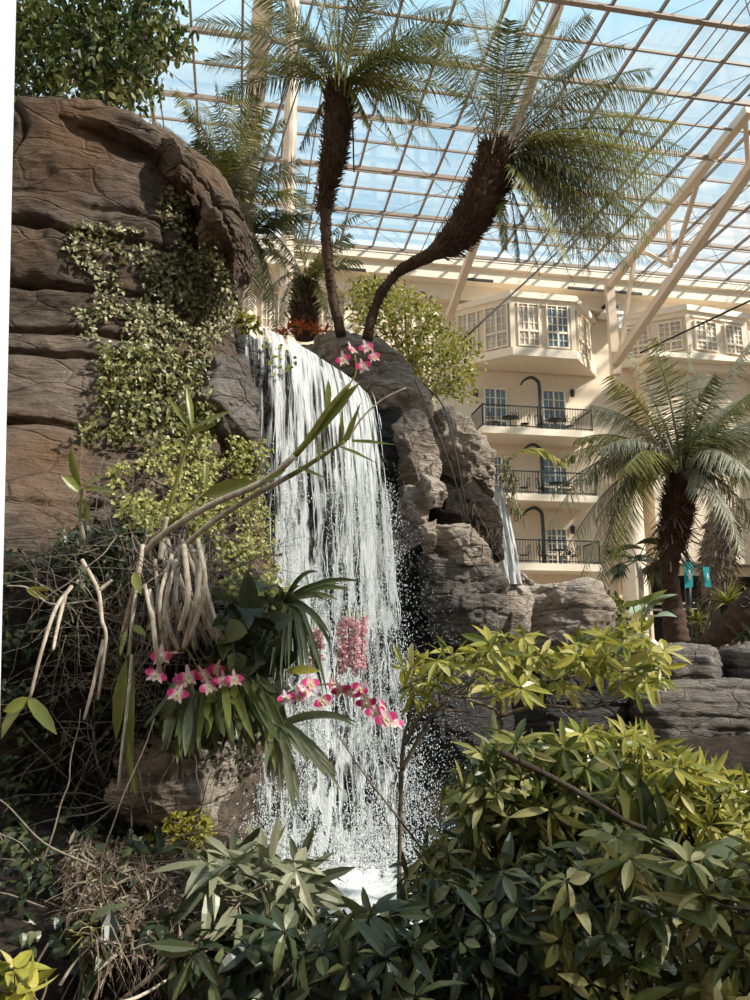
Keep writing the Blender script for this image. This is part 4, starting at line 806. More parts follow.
ivy([(0, 560), (80, 540), (160, 590), (140, 700), (60, 760), (0, 740)], 1200, M['dark'], .036, 'ivy', 'creeper left of the hanging orchid canes, its dark leaves standing in for shadow', .08, -.2, .15)  # dense dark leaves put the wall's shadow into the colour
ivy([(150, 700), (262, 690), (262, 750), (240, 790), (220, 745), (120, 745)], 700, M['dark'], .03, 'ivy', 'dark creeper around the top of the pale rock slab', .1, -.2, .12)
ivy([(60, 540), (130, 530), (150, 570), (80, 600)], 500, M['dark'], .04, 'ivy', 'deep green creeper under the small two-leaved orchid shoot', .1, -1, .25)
ivy([(0, 740), (120, 740), (140, 850), (100, 940), (20, 960), (0, 900)], 1100, M['dark'], .042, 'ivy', 'dark creeper standing in for shadow on the lower left rock', .08, -.15, .12)  # more dark creeper laid over the rock in place of shadow
ivy([(140, 842), (170, 812), (205, 806), (212, 835), (205, 850), (150, 850)], 900, M['moss'], .018, 'moss', 'bright yellow moss below the pale rock slab', .05, -1, .12, 'round', 3.6)
# roots tangled over the tower
def wander(p0, d0, n, step, rng, wob=.5, grav=-.05):
    P = [np.array(p0)]; d = unit(np.array(d0))
    for k in range(n): d = unit(d+rng.normal(0, wob*.35, 3)+[0, 0, grav]); P.append(P[-1]+d*step)
    return np.array(P)
def roots(name, label, poly, n, rad, L, rng, mat='root', off=.25, d0=None, cat='roots', wob=.5, fY=4.4):
    q = sample(poly, n, rng); m = MB()
    for x, y in q:
        h = cast(x, y); c = at(x, y, fY) if h is None else h[0]+(EYE-h[0])/h[2]*rng.uniform(.03, off)
        d = unit(np.array([rng.normal(), rng.normal()*.3, rng.normal()])) if d0 is None else unit(np.array(d0)+rng.normal(0, .5, 3))
        P = wander(c, d, 9, L/9*rng.uniform(.6, 1.3), rng, wob); m.tube(spath(P, 20), np.linspace(rad, rad*.35, 20)*rng.uniform(.6, 1.2), 4, False)
    o = m.build(name, M[mat], None); tag(o, label, cat, kind='stuff')
roots('root_tangle', 'tangle of thin pale roots around the orchids on the rock', [(40, 470), (110, 440), (200, 500), (260, 580), (240, 700), (160, 760), (60, 760), (20, 620)], 420, .0023, .42, rng, off=.4)
roots('root_tangle', 'dry brown root mesh hanging above the orchid canes', [(120, 500), (215, 490), (230, 560), (190, 620), (110, 600)], 150, .0035, .35, rng, off=.5, d0=(0, 0, -1))
roots('vine_stems', 'thin bare vine stems crossing the shaded lower left rock', [(0, 720), (140, 740), (200, 850), (80, 980), (0, 960)], 40, .004, .6, rng, cat='vines')
roots('dry_grass', 'dead straw coloured grass and fern litter below the pale rock', [(75, 835), (150, 845), (240, 850), (262, 900), (200, 960), (110, 960), (70, 900)], 420, .0022, .16, rng, 'dead', .3, (0, -.2, -.6), 'dry grass', .3)
roots('dry_grass', 'brown dead fronds on the slope right of the hollow rock', [(470, 500), (500, 520), (505, 575), (485, 560)], 60, .004, .2, rng, 'dead', .05, (0, 0, -.6), 'dry grass', .3, 8.2)
roots('hanging_roots', 'pale trailing plants hanging beside the small waterfall', [(500, 452), (514, 470), (524, 520), (512, 510), (500, 480)], 110, .009, .14, rng, 'ivy', .05, (0, 0, -1), 'trailing plant', .3, 8.8)
roots('hanging_roots', 'fine dry roots hanging at the waterfall behind the strap leaves', [(250, 690), (330, 700), (320, 830), (262, 840)], 110, .003, .5, rng, 'root', .2, (0, 0, -1), 'roots', .25)
# dead fern leaflets
q = sample([(70, 830), (150, 838), (240, 850), (262, 900), (200, 950), (100, 960), (60, 900)], 2600, rng); m = MB(); P = []
for x, y in q:
    h = cast(x, y); P.append(at(x, y, 3.5) if h is None else h[0]+(EYE-h[0])/h[2]*rng.uniform(0, .25))
leafcloud(m, np.array(P), rng, .07, .010, 'needle', bias=[.2, -.1, -.4]); o = m.build('dead_fern', M['dead'], None, False); tag(o, 'withered brown fern heap at the foot of the tower', 'dead fern', kind='stuff')
# ---- whorled shrubs
def shrub(name, label, cat, poly, Y0, Y1, nwh, mat, rng, L=.13, W=.035, k=7, base=None, limbs=None, twig='twig', shape='ellip', droop=.35, group=None, spread=1.0, limbr=.014):
    """leaf whorls at twig ends, joined to a few limbs that run to the base"""
    root = thing(name, label, cat, base, group); q = sample(poly, nwh, rng); C = np.array([at(x, y, Y) for (x, y), Y in zip(q, rng.uniform(Y0, Y1, nwh))])
    nodes = []
    if limbs:
        for j, l in enumerate(limbs):
            P = spath(ats(*l), 26); nodes.append(P); m = MB().tube(P, np.linspace(limbr, limbr*.35, 26), 7); m.build('limb', M[twig], root)
    else:
        for j in range(7):
            e = C[rng.integers(nwh)]; P = spath([base, base*.45+e*.55+rng.normal(0, .08, 3), e], 26); nodes.append(P); MB().tube(P, np.linspace(limbr, limbr*.3, 26), 6).build('limb', M[twig], root)
    A = np.concatenate(nodes); m = MB(); ml = MB()
    for c in C:
        d2 = np.linalg.norm(A-c-[0, 0, -.05], axis=1); a = A[np.argmin(d2)]; ax = unit(unit(c-a)*.55+[0, -.15, .7]+rng.normal(0, .5, 3))
        m.tube(spath([a, a*.5+c*.5+rng.normal(0, .02, 3)-[0, 0, .02], c], 7), np.linspace(.0045, .0022, 7), 4, False)
        n = max(3, int(k+rng.integers(-2, 3))); ph = np.arange(n)*2*PI/n*1.0+rng.uniform(0, 6); u = unit(np.cross(ax, [.3, .9, .1])); v = np.cross(ax, u)
        R = u[None]*np.cos(ph)[:, None]+v[None]*np.sin(ph)[:, None]; D = unit(R*spread+ax*rng.uniform(-.3, .8, (n, 1))+[0, 0, -droop*.6]+rng.normal(0, .22, (n, 3)))
        leaves(ml, c+R*.008, D, ax[None]+R*.25+rng.normal(0, .45, (n, 3)), L*rng.uniform(.45, 1.2, n), W*rng.uniform(.7, 1.15, n), shape, rng.uniform(.0, droop+.1, n), .16)
    m.build('twigs', M[twig], root); ml.build('foliage', M[mat], root, False); return root
rng = np.random.default_rng(51)
B = at(590, 1010, 3.6)
shrub('rhododendron', 'yellow-green sunlit shrub spreading across the dark rocks at the centre right', 'shrub', [(432, 660), (470, 640), (520, 632), (560, 642), (600, 632), (645, 626), (664, 650), (656, 684), (640, 694), (600, 684), (570, 702), (540, 694), (500, 704), (460, 680), (430, 684)], 4.0, 5.2, 100, 'shrub', rng, .145, .042, 7, at(500, 860, 4.6),
      [[(500, 860, 4.6), (498, 760, 4.6), (500, 716, 4.6), (470, 700, 4.5), (432, 690, 4.4), (408, 676, 4.4)], [(500, 716, 4.6), (506, 690, 4.6), (540, 682, 4.6), (590, 672, 4.6), (640, 650, 4.7)], [(500, 716, 4.6), (540, 706, 4.6), (590, 708, 4.6), (630, 692, 4.7)], [(500, 720, 4.6), (494, 690, 4.7), (470, 650, 4.7)]], 'twig', spread=1.1)
shrub('rhododendron', 'sparse leggy branch with few pale leaves reaching towards the waterfall', 'shrub', [(392, 665), (420, 655), (440, 672), (436, 700), (404, 700)], 4.2, 4.6, 12, 'shrub', rng, .13, .04, 6, at(398, 962, 4.3), [[(398, 962, 4.3), (402, 760, 4.3), (410, 716, 4.3), (412, 672, 4.3)], [(402, 770, 4.3), (432, 716, 4.3), (448, 700, 4.3)], [(404, 745, 4.3), (426, 712, 4.3), (470, 712, 4.4)]])
shrub('rhododendron', 'bright yellow-green shrub in front of the lower terrace stones', 'shrub', [(560, 738), (600, 728), (640, 736), (700, 768), (760, 792), (760, 870), (700, 830), (650, 800), (600, 790), (560, 760)], 3.1, 4.0, 270, 'shrub', rng, .11, .03, 7, at(680, 1010, 3.4),
      [[(680, 1010, 3.4), (684, 900, 3.4), (676, 850, 3.4), (620, 800, 3.4), (560, 760, 3.4)], [(684, 900, 3.4), (700, 830, 3.5), (720, 790, 3.5)], [(676, 850, 3.4), (690, 800, 3.4), (660, 745, 3.5)]], 'darktwig', limbr=.02)
shrub('rhododendron', 'grey-green leafed shrub at the right of the pool below the centre branches', 'shrub', [(450, 786), (475, 756), (520, 740), (570, 748), (620, 770), (660, 800), (650, 850), (600, 860), (540, 830), (480, 820), (450, 800)], 3.0, 3.9, 250, 'mid', rng, .125, .031, 7, at(560, 1010, 3.3),
      [[(560, 1010, 3.3), (600, 880, 3.3), (560, 810, 3.3), (500, 780, 3.3), (460, 770, 3.3)], [(600, 880, 3.3), (640, 820, 3.3), (600, 770, 3.4)]], 'darktwig', limbr=.018)
shrub('umbrella_plant', 'dark green shrub with broad drooping leaves filling the lower right corner', 'shrub', [(560, 850), (620, 830), (700, 840), (770, 860), (780, 1030), (560, 1030), (540, 940)], 2.3, 2.9, 180, 'olive', rng, .115, .034, 7, at(640, 1120, 2.6), None, 'darktwig', droop=.5)
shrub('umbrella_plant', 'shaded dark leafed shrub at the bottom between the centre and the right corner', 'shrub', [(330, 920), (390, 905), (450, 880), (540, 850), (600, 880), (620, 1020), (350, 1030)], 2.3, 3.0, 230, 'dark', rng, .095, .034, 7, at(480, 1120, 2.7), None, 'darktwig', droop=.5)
shrub('umbrella_plant', 'tangled half lit shrub right beside the pool foam', 'shrub', [(412, 862), (440, 840), (480, 822), (560, 835), (560, 900), (480, 910), (420, 905), (404, 885)], 3.1, 3.8, 300, 'olive', rng, .09, .024, 6, at(470, 1000, 3.4), None, 'darktwig', droop=.5)
shrub('laurel', 'grey-green long leafed plant left of the pool foam', 'shrub', [(185, 876), (215, 850), (260, 862), (300, 862), (318, 905), (330, 930), (300, 940), (220, 930), (195, 900)], 2.6, 3.3, 80, 'sage', rng, .155, .036, 7, at(270, 1060, 2.9), None, 'twig', droop=.45)
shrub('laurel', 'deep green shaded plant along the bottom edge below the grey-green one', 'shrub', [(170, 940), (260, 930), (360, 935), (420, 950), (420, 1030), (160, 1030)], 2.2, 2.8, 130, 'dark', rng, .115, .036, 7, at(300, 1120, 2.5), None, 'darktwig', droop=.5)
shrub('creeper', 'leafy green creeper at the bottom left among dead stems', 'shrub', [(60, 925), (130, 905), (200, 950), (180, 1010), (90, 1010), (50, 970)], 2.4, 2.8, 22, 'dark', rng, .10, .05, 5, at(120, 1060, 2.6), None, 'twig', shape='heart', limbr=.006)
shrub('creeper', 'bright green leaves cut off by the bottom left corner', 'shrub', [(-15, 965), (22, 962), (30, 1000), (-10, 1010)], 1.9, 2.1, 12, 'shrub', rng, .07, .035, 5, at(0, 1080, 2.0), None, 'twig', shape='heart', limbr=.004)
shrub('creeper', 'pale green young leaves on a stem above the bottom left creeper', 'shrub', [(84, 925), (104, 925), (104, 948), (86, 950)], 2.35, 2.5, 4, 'lime', rng, .07, .03, 5, at(95, 1040, 2.45), None, 'twig', shape='heart', limbr=.004)
shrub('hedge_plant', 'low leafy plant at the right edge behind the bright shrub', 'shrub', [(680, 800), (780, 780), (780, 900), (700, 880)], 3.5, 4.0, 90, 'olive', rng, .11, .03, 7, at(730, 1004, 3.8)*[1, 1, 0], None, 'darktwig')
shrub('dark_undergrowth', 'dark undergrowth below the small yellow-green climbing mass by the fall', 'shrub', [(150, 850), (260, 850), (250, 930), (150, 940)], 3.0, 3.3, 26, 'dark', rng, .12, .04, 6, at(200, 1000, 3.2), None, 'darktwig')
# unseen tree added right of the viewpoint, crown lobes placed to dapple the foreground
tb = np.array([4.6, .9, 0]); tr = thing('added_shade_tree', 'unseen broadleaf tree added right of the viewpoint to shade the foreground', 'tree', tb)
MB().tube(spath([tb, tb+[-.1, .1, 1.6], tb+[-.4, .3, 3.2], tb+[-1.0, .6, 4.0]], 20), np.linspace(.12, .04, 20), 10).build('trunk', M['darktwig'], tr)
m = MB(); mm = MB()
for cc, rr, kk in (((4.1, 1.3, 3.9), (1.2, .8, .55), 55), ((1.95, 2.1, 4.0), (.4, .5, .4), 60), ((3.1, 1.2, 3.2), (.7, .5, .35), 25)):
    C_ = np.array(cc)+rng.normal(0, .5, (kk, 3))*rr
    for c in C_: leafcloud(m, c+rng.normal(0, .06, (5, 3)), rng, .14, .06)
    for c in C_[::6]: mm.tube(spath([tb+[-.5, .3, 3.3], (tb+[-.5, .3, 3.3]+c)/2+[0, 0, .1], c], 8), np.linspace(.02, .005, 8), 4, False)
m.build('foliage', M['ficus'], tr, False); mm.build('branch', M['darktwig'], tr)
# bare diagonal branches
def branch(label, pts, r, mat='twig', name='branch', cat='branch', group=None):
    P = spath(ats(*pts), 40); o = MB().tube(P, np.linspace(r, r*.45, 40), 7).build(name, M[mat], None); tag(o, label, cat, group); return o
branch('thin pale bare branch rising diagonally from the bottom left corner', [(110, 1010, 2.4), (190, 945, 2.4), (215, 932, 2.5), (250, 890, 2.6)], .007)
branch('pale dry stem running along the bottom left', [(84, 1006, 2.3), (130, 1000, 2.3), (170, 978, 2.4), (205, 950, 2.4)], .006, 'cane')
branch('thin dark arching branch crossing in front of the lower waterfall', [(430, 860, 3.6), (400, 820, 3.6), (365, 775, 3.6), (338, 735, 3.6)], .006, 'twig')
for k, (a, b) in enumerate((((95, 1000), (118, 958)), ((60, 985), (92, 945)))):
    branch('short dry stalk at the bottom left, %s one' % ('right' if k == 0 else 'left'), [(*a, 2.4), ((a[0]+b[0])/2-3, (a[1]+b[1])/2, 2.4), (*b, 2.4)], .005, 'cane', 'stalk')
branch('dark forked limb crossing the right-hand shrubs diagonally', [(500, 752, 2.95), (560, 782, 2.95), (620, 818, 2.9), (672, 856, 2.9), (690, 1010, 2.9)], .013, 'darktwig')
branch('pale twig branching off the dark limb at the right', [(683, 868, 2.9), (700, 850, 2.9), (712, 842, 2.9)], .008, 'twig')
# broad leaves standing in the right shrubbery
rt = thing('peace_lily', 'clump of broad upright pale and green leaves in the right-hand shrubs', 'plant', at(640, 900, 3.5)); mats = [M['olive'], M['variegated'], M['olive'], M['dark']]
for (x, y, x2, y2, w) in ((622, 880, 610, 800, .10), (640, 880, 632, 790, .12), (655, 880, 648, 775, .08), (600, 880, 585, 820, .11), (700, 880, 735, 838, .09), (668, 880, 665, 790, .06), (720, 890, 750, 850, .08)):
    a, b = at(x, y, 3.05), at(x2, y2, 2.9); m = MB(); leaves(m, a[None], (b-a)[None], np.array([[rng.normal()*.5, -1, .2]]), np.linalg.norm(b-a), w, 'ellip', .15, .2); m.build('leaf', mats[rng.integers(4)], rt)
# terrace planting
rt = thing('caladium', 'white and green broad leafed plant beside the long boulder', 'plant', at(640, 632, 10.9)+[0, 0, -.1])
for k in range(11):
    c = at(638, 626, 11); e = at(rng.uniform(620, 662), rng.uniform(598, 618), 11+rng.uniform(-.3, .3)); m = MB(); m.tube([c, e], .008, 4, False); leaves(m, e[None], unit(e-c+[0, -.1, 0])[None], np.array([[rng.normal()*.3, -.5, 1]]), .32, .22, 'heart', .4, .12); m.build('leaf', M['variegated'] if k % 2 else M['orchidleaf'], rt)
def tuft(name, label, px, py, Y, n, L, W, mat, rng, cat='plant', group=None):
    c = at(px, py, Y); rt = thing(name, label, cat, c, group); m = MB(); D = rdir(n, .55, rng); D[:, 2] = np.abs(D[:, 2]); leaves(m, np.repeat(c[None], n, 0)+D*.02, D, np.cross(np.cross(D, [0, 0, 1.0]), D)+1e-4, L*rng.uniform(.7, 1.1, n), W, 'needle', .35, .15); m.build('leaves', M[mat], rt, False); return rt
tuft('agave', 'spiky pale green plant behind the leaning trunk', 729, 604, 12.4, 90, .42, .04, 'lime', rng)
tuft('agave', 'spiky pale green plant at the right edge beside the other spiky one', 752, 606, 12.6, 60, .40, .04, 'lime', rng)
tuft('bromeliad', 'small yellow flowering plant left of the banner pole', 697, 622, 13, 60, .26, .04, 'lime', rng)
for k, (x, y) in enumerate(((288, 331), (300, 328), (315, 331), (325, 333), (282, 336))): tuft('bromeliad', 'orange-red bromeliad beside the short shaggy palm, %s in the row' % ('second', 'third', 'fourth', 'rightmost', 'leftmost')[k], x, y, 8.2, 22, .13, .028, 'orange', rng, 'bromeliad', 'orange bromeliads on the rock slab')
rt = thing('yellow_frond_palm', 'single bright yellow-green frond reaching out from behind the rock pile', 'palm frond', at(498, 470, 8.8)); frond(at(498, 470, 8.8), at(525, 432, 8.8), at(564, 464, 8.8), rng, 15, .24, .045, .4, .1).build('frond', M['shrub'], rt, False)
q = sample([(233, 322), (240, 310), (262, 322), (258, 332), (240, 332)], 110, rng); m = MB(); leafcloud(m, np.array([at(x, y, 5.95) for x, y in q]), rng, .06, .03); o = m.build('small_shrub', M['shrub'], None, False); tag(o, 'small bright green weed at the top left end of the waterfall', 'plant')
m = MB(); q = sample([(252, 350), (275, 352), (280, 385), (262, 400), (252, 380)], 34, rng); leafcloud(m, np.array([fallpt(np.clip((x-240)/110, 0, 1), np.clip((y-335)/420, .02, 1), np.array(.10)) for x, y in q]), rng, .055, .035); o = m.build('water_weed', M['lime'], None, False); tag(o, 'little yellow-green leaves growing in the left edge of the waterfall', 'plant')
# background shrubs on the terrace hide the arcade foot
for k, (x0, x1, Y) in enumerate(((600, 625, 15), (690, 745, 19), (735, 780, 14))):
    q = sample([(x0, 640), (x0+3, 600), ((x0+x1)/2, 592), (x1, 604), (x1, 640)], 260, rng); m = MB(); leafcloud(m, np.array([at(x, y, Y+rng.uniform(-.4, .4)) for x, y in q]), rng, .22, .09); o = m.build('terrace_bush', M['dark' if k else 'olive'], None, False); tag(o, ('low green bush between the long boulder and the round column', 'dark bush beneath the teal banners', 'dark bush at the right edge of the terrace')[k], 'bush')
# ---------------------------------------------------------------- orchids
rng = np.random.default_rng(61)
def petal_mesh(name, L, W, shape, mat, curl, fold):
    m = MB(); leaves(m, [[0, 0, 0.0]], [[1.0, 0, 0]], [[0, 0, 1.0]], L, W, shape, curl, fold); o = m.build(name, M[mat], None, True, attr=True)
    o.data.transform(Matrix.Translation(o.location)); me = o.data; bpy.data.objects.remove(o); return me
SH['petal'] = ([0, .2, .5, .8, 1], [.25, .8, 1.05, .85, .3])
ME_P = petal_mesh('petal', .030, .024, 'petal', 'petal', .18, .05); ME_S = petal_mesh('sepal', .032, .012, 'ellip', 'sepal', .15, .08)
m = MB(); leaves(m, [[0, 0, 0.0]]*3, [[1, 0, .5], [.6, .5, .9], [.6, -.5, .9]], [[0, 0, 1.0]]*3, [.020, .013, .013], [.014, .010, .010], 'petal', .4, .2); m.tube([[0, 0, 0], [.004, 0, .008]], [.004, .003], 6)
lo = m.build('lip', M['lip'], None); lo.data.transform(Matrix.Translation(lo.location)); ME_L = lo.data; bpy.data.objects.remove(lo)
def flower(root, c, face, rng, s=1.0, nm='flower'):
    """a five-petalled orchid flower: two broad petals, three sepals, a lip"""
    f = bpy.data.objects.new(nm, ME_L); COL.objects.link(f); f.parent = root
    q = Vector(face).to_track_quat('Z', 'Y'); mt = Matrix.Translation(Vector(c)-Vector(ORG[root.name])) @ q.to_matrix().to_4x4() @ Matrix.Rotation(-PI/2+rng.uniform(-.5, .5), 4, 'Z') @ Matrix.Scale(s, 4)
    f.matrix_local = mt; 
    for k, (ang, me) in enumerate(((90, ME_P), (-90, ME_P), (180, ME_S), (38, ME_S), (-38, ME_S))):
        p = bpy.data.objects.new(me.name.split('.')[0], me); COL.objects.link(p); p.parent = f
        p.matrix_local = Matrix.Rotation(math.radians(ang+rng.uniform(-9, 9)), 4, 'Z') @ Matrix.Rotation(-rng.uniform(.1, .45), 4, 'Y')
def facing(c, rng, j=.5): return unit(unit(EYE-c)+[.25, 0, .15]+rng.normal(0, j, 3))
def blade(m, a, b, w, rng, shape='strap', curl=.15, nrm=None):
    a = np.asarray(a); b = np.asarray(b); leaves(m, a[None], (b-a)[None], (np.array([[0, -1, .4]])+rng.normal(0, .35, (1, 3))) if nrm is None else np.array([nrm]), np.linalg.norm(b-a), w, shape, curl, .2)
hub = at(150, 545, 3.3)
# long leaning shoots
def shoot(label, pts, r, lvs, flo=(), mat='greencane', tipmat='cane'):
    P = ats(*pts); rt = thing('orchid_shoot', label, 'orchid', P[0]); c = spath(P, 40); h = 27 if 'long leaning' in label or 'forked' in label else 14
    MB().tube(c[:h+1], np.full(h+1, r), 8).build('old_cane', M['cane'], rt); MB().tube(c[h:], np.linspace(r, r*.6, 40-h), 8).build('green_cane', M[mat], rt)
    for l in lvs:
        m = MB(); blade(m, at(*l[0]), at(*l[1]), l[2], rng, 'ellip' if len(l) < 4 else l[3], .12); m.build('leaf', M['orchidleaf'], rt)
    for c_ in flo:
        c_ = at(*c_); flower(rt, c_, facing(c_, rng, .35), rng, 1.0)
    return rt
rt = shoot('long leaning orchid shoot topped by the upper pink and white flower cluster', [(122, 640, 3.2), (135, 590, 3.15), (148, 548, 3.1), (205, 508, 3.0), (262, 482, 2.95), (300, 450, 2.9), (326, 412, 2.85), (350, 384, 2.82)], .013,
    [((300, 452, 2.9), (345, 396, 2.83), .055), ((318, 432, 2.88), (356, 380, 2.8), .05), ((286, 470, 2.92), (262, 482, 2.9), .02), ((326, 410, 2.84), (330, 380, 2.8), .03)], [(351, 349, 2.8), (366, 347, 2.84), (343, 359, 2.78), (373, 356, 2.82), (363, 366, 2.76)])
m = MB(); m.tube(spath(ats((350, 384, 2.82), (356, 372, 2.82), (355, 355, 2.82)), 10), .003, 5); m.build('flower_stalk', M['greencane'], rt)
rt = shoot('thin forked orchid shoot with narrow grey leaves before the waterfall', [(170, 560, 3.2), (205, 528, 3.1), (250, 498, 3.0), (300, 470, 2.95), (345, 441, 2.9)], .011,
    [((344, 442, 2.9), (362, 402, 2.85), .024, 'needle'), ((340, 444, 2.9), (343, 405, 2.9), .02, 'needle'), ((352, 441, 2.9), (395, 442, 2.85), .016, 'needle'), ((340, 447, 2.9), (378, 460, 2.85), .016, 'needle'), ((318, 460, 2.9), (322, 430, 2.9), .018, 'needle'), ((300, 468, 2.9), (328, 478, 2.9), .014, 'needle')])
m = MB(); m.tube(spath(ats((348, 440, 2.9), (362, 418, 2.9), (382, 400, 2.9), (406, 388, 2.9)), 20), .004, 5); m.tube(spath(ats((406, 388, 2.9), (440, 388, 2.9), (478, 387, 2.9)), 8), .0012, 4); m.build('bare_twig', M['cane'], rt)
shoot('upright green orchid shoot with a fan of narrow leaves at its tip', [(160, 560, 3.2), (166, 520, 3.2), (180, 470, 3.15), (192, 425, 3.1)], .011,
    [((192, 428, 3.1), (188, 384, 3.1), .03), ((192, 430, 3.1), (168, 396, 3.1), .028), ((194, 428, 3.1), (230, 408, 3.05), .028), ((190, 432, 3.1), (216, 424, 3.05), .022), ((186, 450, 3.1), (172, 436, 3.1), .02)])
shoot('short orchid shoot ending in one broad dark leaf before the yellow-green mass', [(140, 560, 3.3), (160, 532, 3.25), (180, 515, 3.2), (204, 494, 3.2)], .010,
    [((202, 496, 3.2), (254, 480, 3.1), .07), ((205, 494, 3.2), (207, 460, 3.2), .022), ((206, 500, 3.2), (250, 505, 3.1), .03)])
shoot('small orchid shoot with pointed two-toned leaves against the shaded rock', [(84, 540, 3.3), (80, 515, 3.3), (82, 488, 3.3)], .010,
    [((81, 487, 3.3), (67, 446, 3.25), .05), ((80, 493, 3.3), (62, 474, 3.25), .045), ((82, 487, 3.3), (106, 472, 3.25), .03), ((83, 488, 3.3), (114, 489, 3.2), .035), ((85, 500, 3.3), (88, 525, 3.3), .03)])
# hanging bundle of old canes
rt = thing('orchid_canes', 'bundle of pale old orchid canes hanging above the flower clump', 'orchid', at(185, 545, 3.2))
for (a, b, c_) in (((165, 545), (166, 590), (172, 645)), ((182, 540), (198, 580), (222, 655)), ((180, 548), (176, 600), (188, 640)), ((198, 540), (205, 585), (190, 640)), ((190, 545), (210, 600), (220, 650)), ((158, 590), (163, 620), (170, 655)), ((150, 590), (155, 640), (160, 672)), ((170, 550), (186, 600), (196, 650)), ((203, 545), (196, 600), (184, 648)), ((176, 560), (165, 610), (178, 650)), ((186, 560), (194, 610), (208, 645)), ((145, 585), (150, 610), (158, 640)), ((172, 555), (160, 600), (164, 660)), ((194, 550), (200, 600), (214, 640)), ((168, 540), (176, 585), (168, 625)), ((200, 560), (212, 610), (226, 648)), ((184, 545), (188, 595), (180, 630)), ((155, 560), (158, 600), (150, 630)), ((206, 555), (200, 590), (206, 630))):
    Y = 3.1+rng.uniform(-.15, .15); m = MB(); P = spath(ats((*a, Y+.05), (*b, Y-.05), (*c_, Y)), 24); m.tube(P, .0092*rng.uniform(.7, 1.1)*(1+.10*np.abs(np.sin(np.arange(24)*1.1))), 8); m.build('cane', M['cane'], rt)
# clump with its flowers and hanging leaves
rt = thing('orchid_clump', 'orchid clump with magenta flowers above drooping olive leaves left of centre', 'orchid', at(200, 665, 3.1))
for k in range(84):
    x = rng.uniform(158, 276); a = at(x*.78+208*.22, rng.uniform(672, 705), 3.05+rng.uniform(-.1, .1)); b = at(x+rng.uniform(-14, 16), rng.uniform(702, 762), 2.95+rng.uniform(-.15, .15)); m = MB(); blade(m, a, b, rng.uniform(.024, .038), rng, 'ellip', rng.uniform(-.3, .2)); m.build('leaf', M['strap'] if k % 3 else M['orchidleaf'], rt)
for x, y in ((162, 656), (176, 654), (156, 675), (179, 682), (188, 676), (204, 673), (216, 668), (223, 680), (234, 679), (178, 694), (208, 686)): c_ = at(x, y, 2.95+rng.uniform(-.06, .04)); flower(rt, c_, facing(c_, rng, .5), rng, rng.uniform(1.15, 1.4))
m = MB()
for x, y in ((172, 655), (190, 676), (220, 675), (180, 690)): m.tube(spath([at(200, 672, 3.05), at((x+200)/2, y-6, 3.02), at(x, y, 2.98)], 8), .003, 5)
m.build('flower_stalk', M['greencane'], rt)
# flower spray at centre
rt = thing('orchid_spray', 'arching orchid spray of pink and red flowers across the waterfall foot', 'orchid', at(262, 712, 3.2))
m = MB(); sp_ = spath(ats((262, 712, 3.2), (290, 692, 3.15), (325, 684, 3.1), (355, 690, 3.1), (378, 706, 3.1), (392, 722, 3.1)), 30); m.tube(sp_, .0035, 5); m.build('flower_stalk', M['greencane'], rt)
for x, y in ((286, 698), (298, 694), (310, 683), (304, 692), (331, 683), (322, 700), (341, 688), (352, 691), (360, 688), (366, 702), (375, 712), (381, 707), (386, 719), (394, 722), (378, 722)): c_ = at(x, y, 3.07+rng.uniform(-.05, .05)); flower(rt, c_, facing(c_, rng, .55), rng, rng.uniform(1.2, 1.45))
m = MB(); blade(m, at(286, 672, 3.2), at(318, 668, 3.15), .05, rng, 'ellip'); m.build('leaf', M['shrub'], rt)
# pink hanging racemes
def raceme(name, label, cols, y0, y1, Y, r, n):
    rt = thing(name, label, 'orchid', at(cols[0], y0-10, Y))
    for x in cols:
        a = at(x+(338-x)*.0, y0+rng.uniform(-2, 6), Y+rng.uniform(-.05, .05)); b = at(x+rng.uniform(-2, 2), y1+rng.uniform(-8, 4), Y); MB().tube([a+[0, 0, .04], b], .003, 4).build('raceme_stalk', M['greencane'], rt)
        t_ = rng.uniform(0, 1, n)[:, None]; d = rdir(n, 0, rng); d[:, 2] *= .4; d = unit(d); P = a*(1-t_)+b*t_+d*r*rng.uniform(.5, 1, (n, 1)); m = MB()
        for j in range(4): dd = unit(rdir(n, 0, rng)+d*.8); leaves(m, P, dd, rdir(n, 0, rng), .013, .009, 'petal', .2, .1)
        m.build('florets', M['pink'], rt)
raceme('foxtail_orchid', 'dense hanging cluster of tiny pink flowers right before the waterfall', (341, 348, 356, 363), 616, 672, 3.3, .014, 110)
raceme('foxtail_orchid', 'thin pale pink hanging flower cluster behind the strap leaves', (314, 320), 630, 664, 3.5, .014, 60)
raceme('foxtail_orchid', 'tiny pink flower cluster low beside the hanging leaves of the clump', (258,), 694, 708, 3.2, .02, 50)
# strap-leaved plants
def straps(name, label, c, ends, w, mat, rng, mid=None, Y=3.3):
    o = at(*c); rt = thing(name, label, 'orchid', o)
    for (x, y) in ends:
        e = at(x, y, Y+rng.uniform(-.25, .15)); top_ = (o+e)/2+np.array([0, -.03, .22*np.linalg.norm(e-o)]); n = 9; t_ = np.linspace(0, 1, n)[:, None]; P = (1-t_)**2*o+2*t_*(1-t_)*top_+t_*t_*e
        D = unit(np.gradient(P, axis=0)); S = unit(np.cross(D, [0.1, -1, .15])); ww = (np.array([.5, .9, 1, 1, 1, .95, .8, .5, .05])*w*rng.uniform(.7, 1.15)/2)[:, None]; nn = np.cross(S, D)
        V = np.stack([P-S*ww+nn*ww*.5, P, P+S*ww+nn*ww*.5], 1).reshape(-1, 3); i = np.arange(n-1)*3; F = np.concatenate([np.stack([i+k, i+k+1, i+k+4, i+k+3], -1) for k in (0, 1)]); m = MB().add(V, F); m.build('leaf', M[mat], rt)
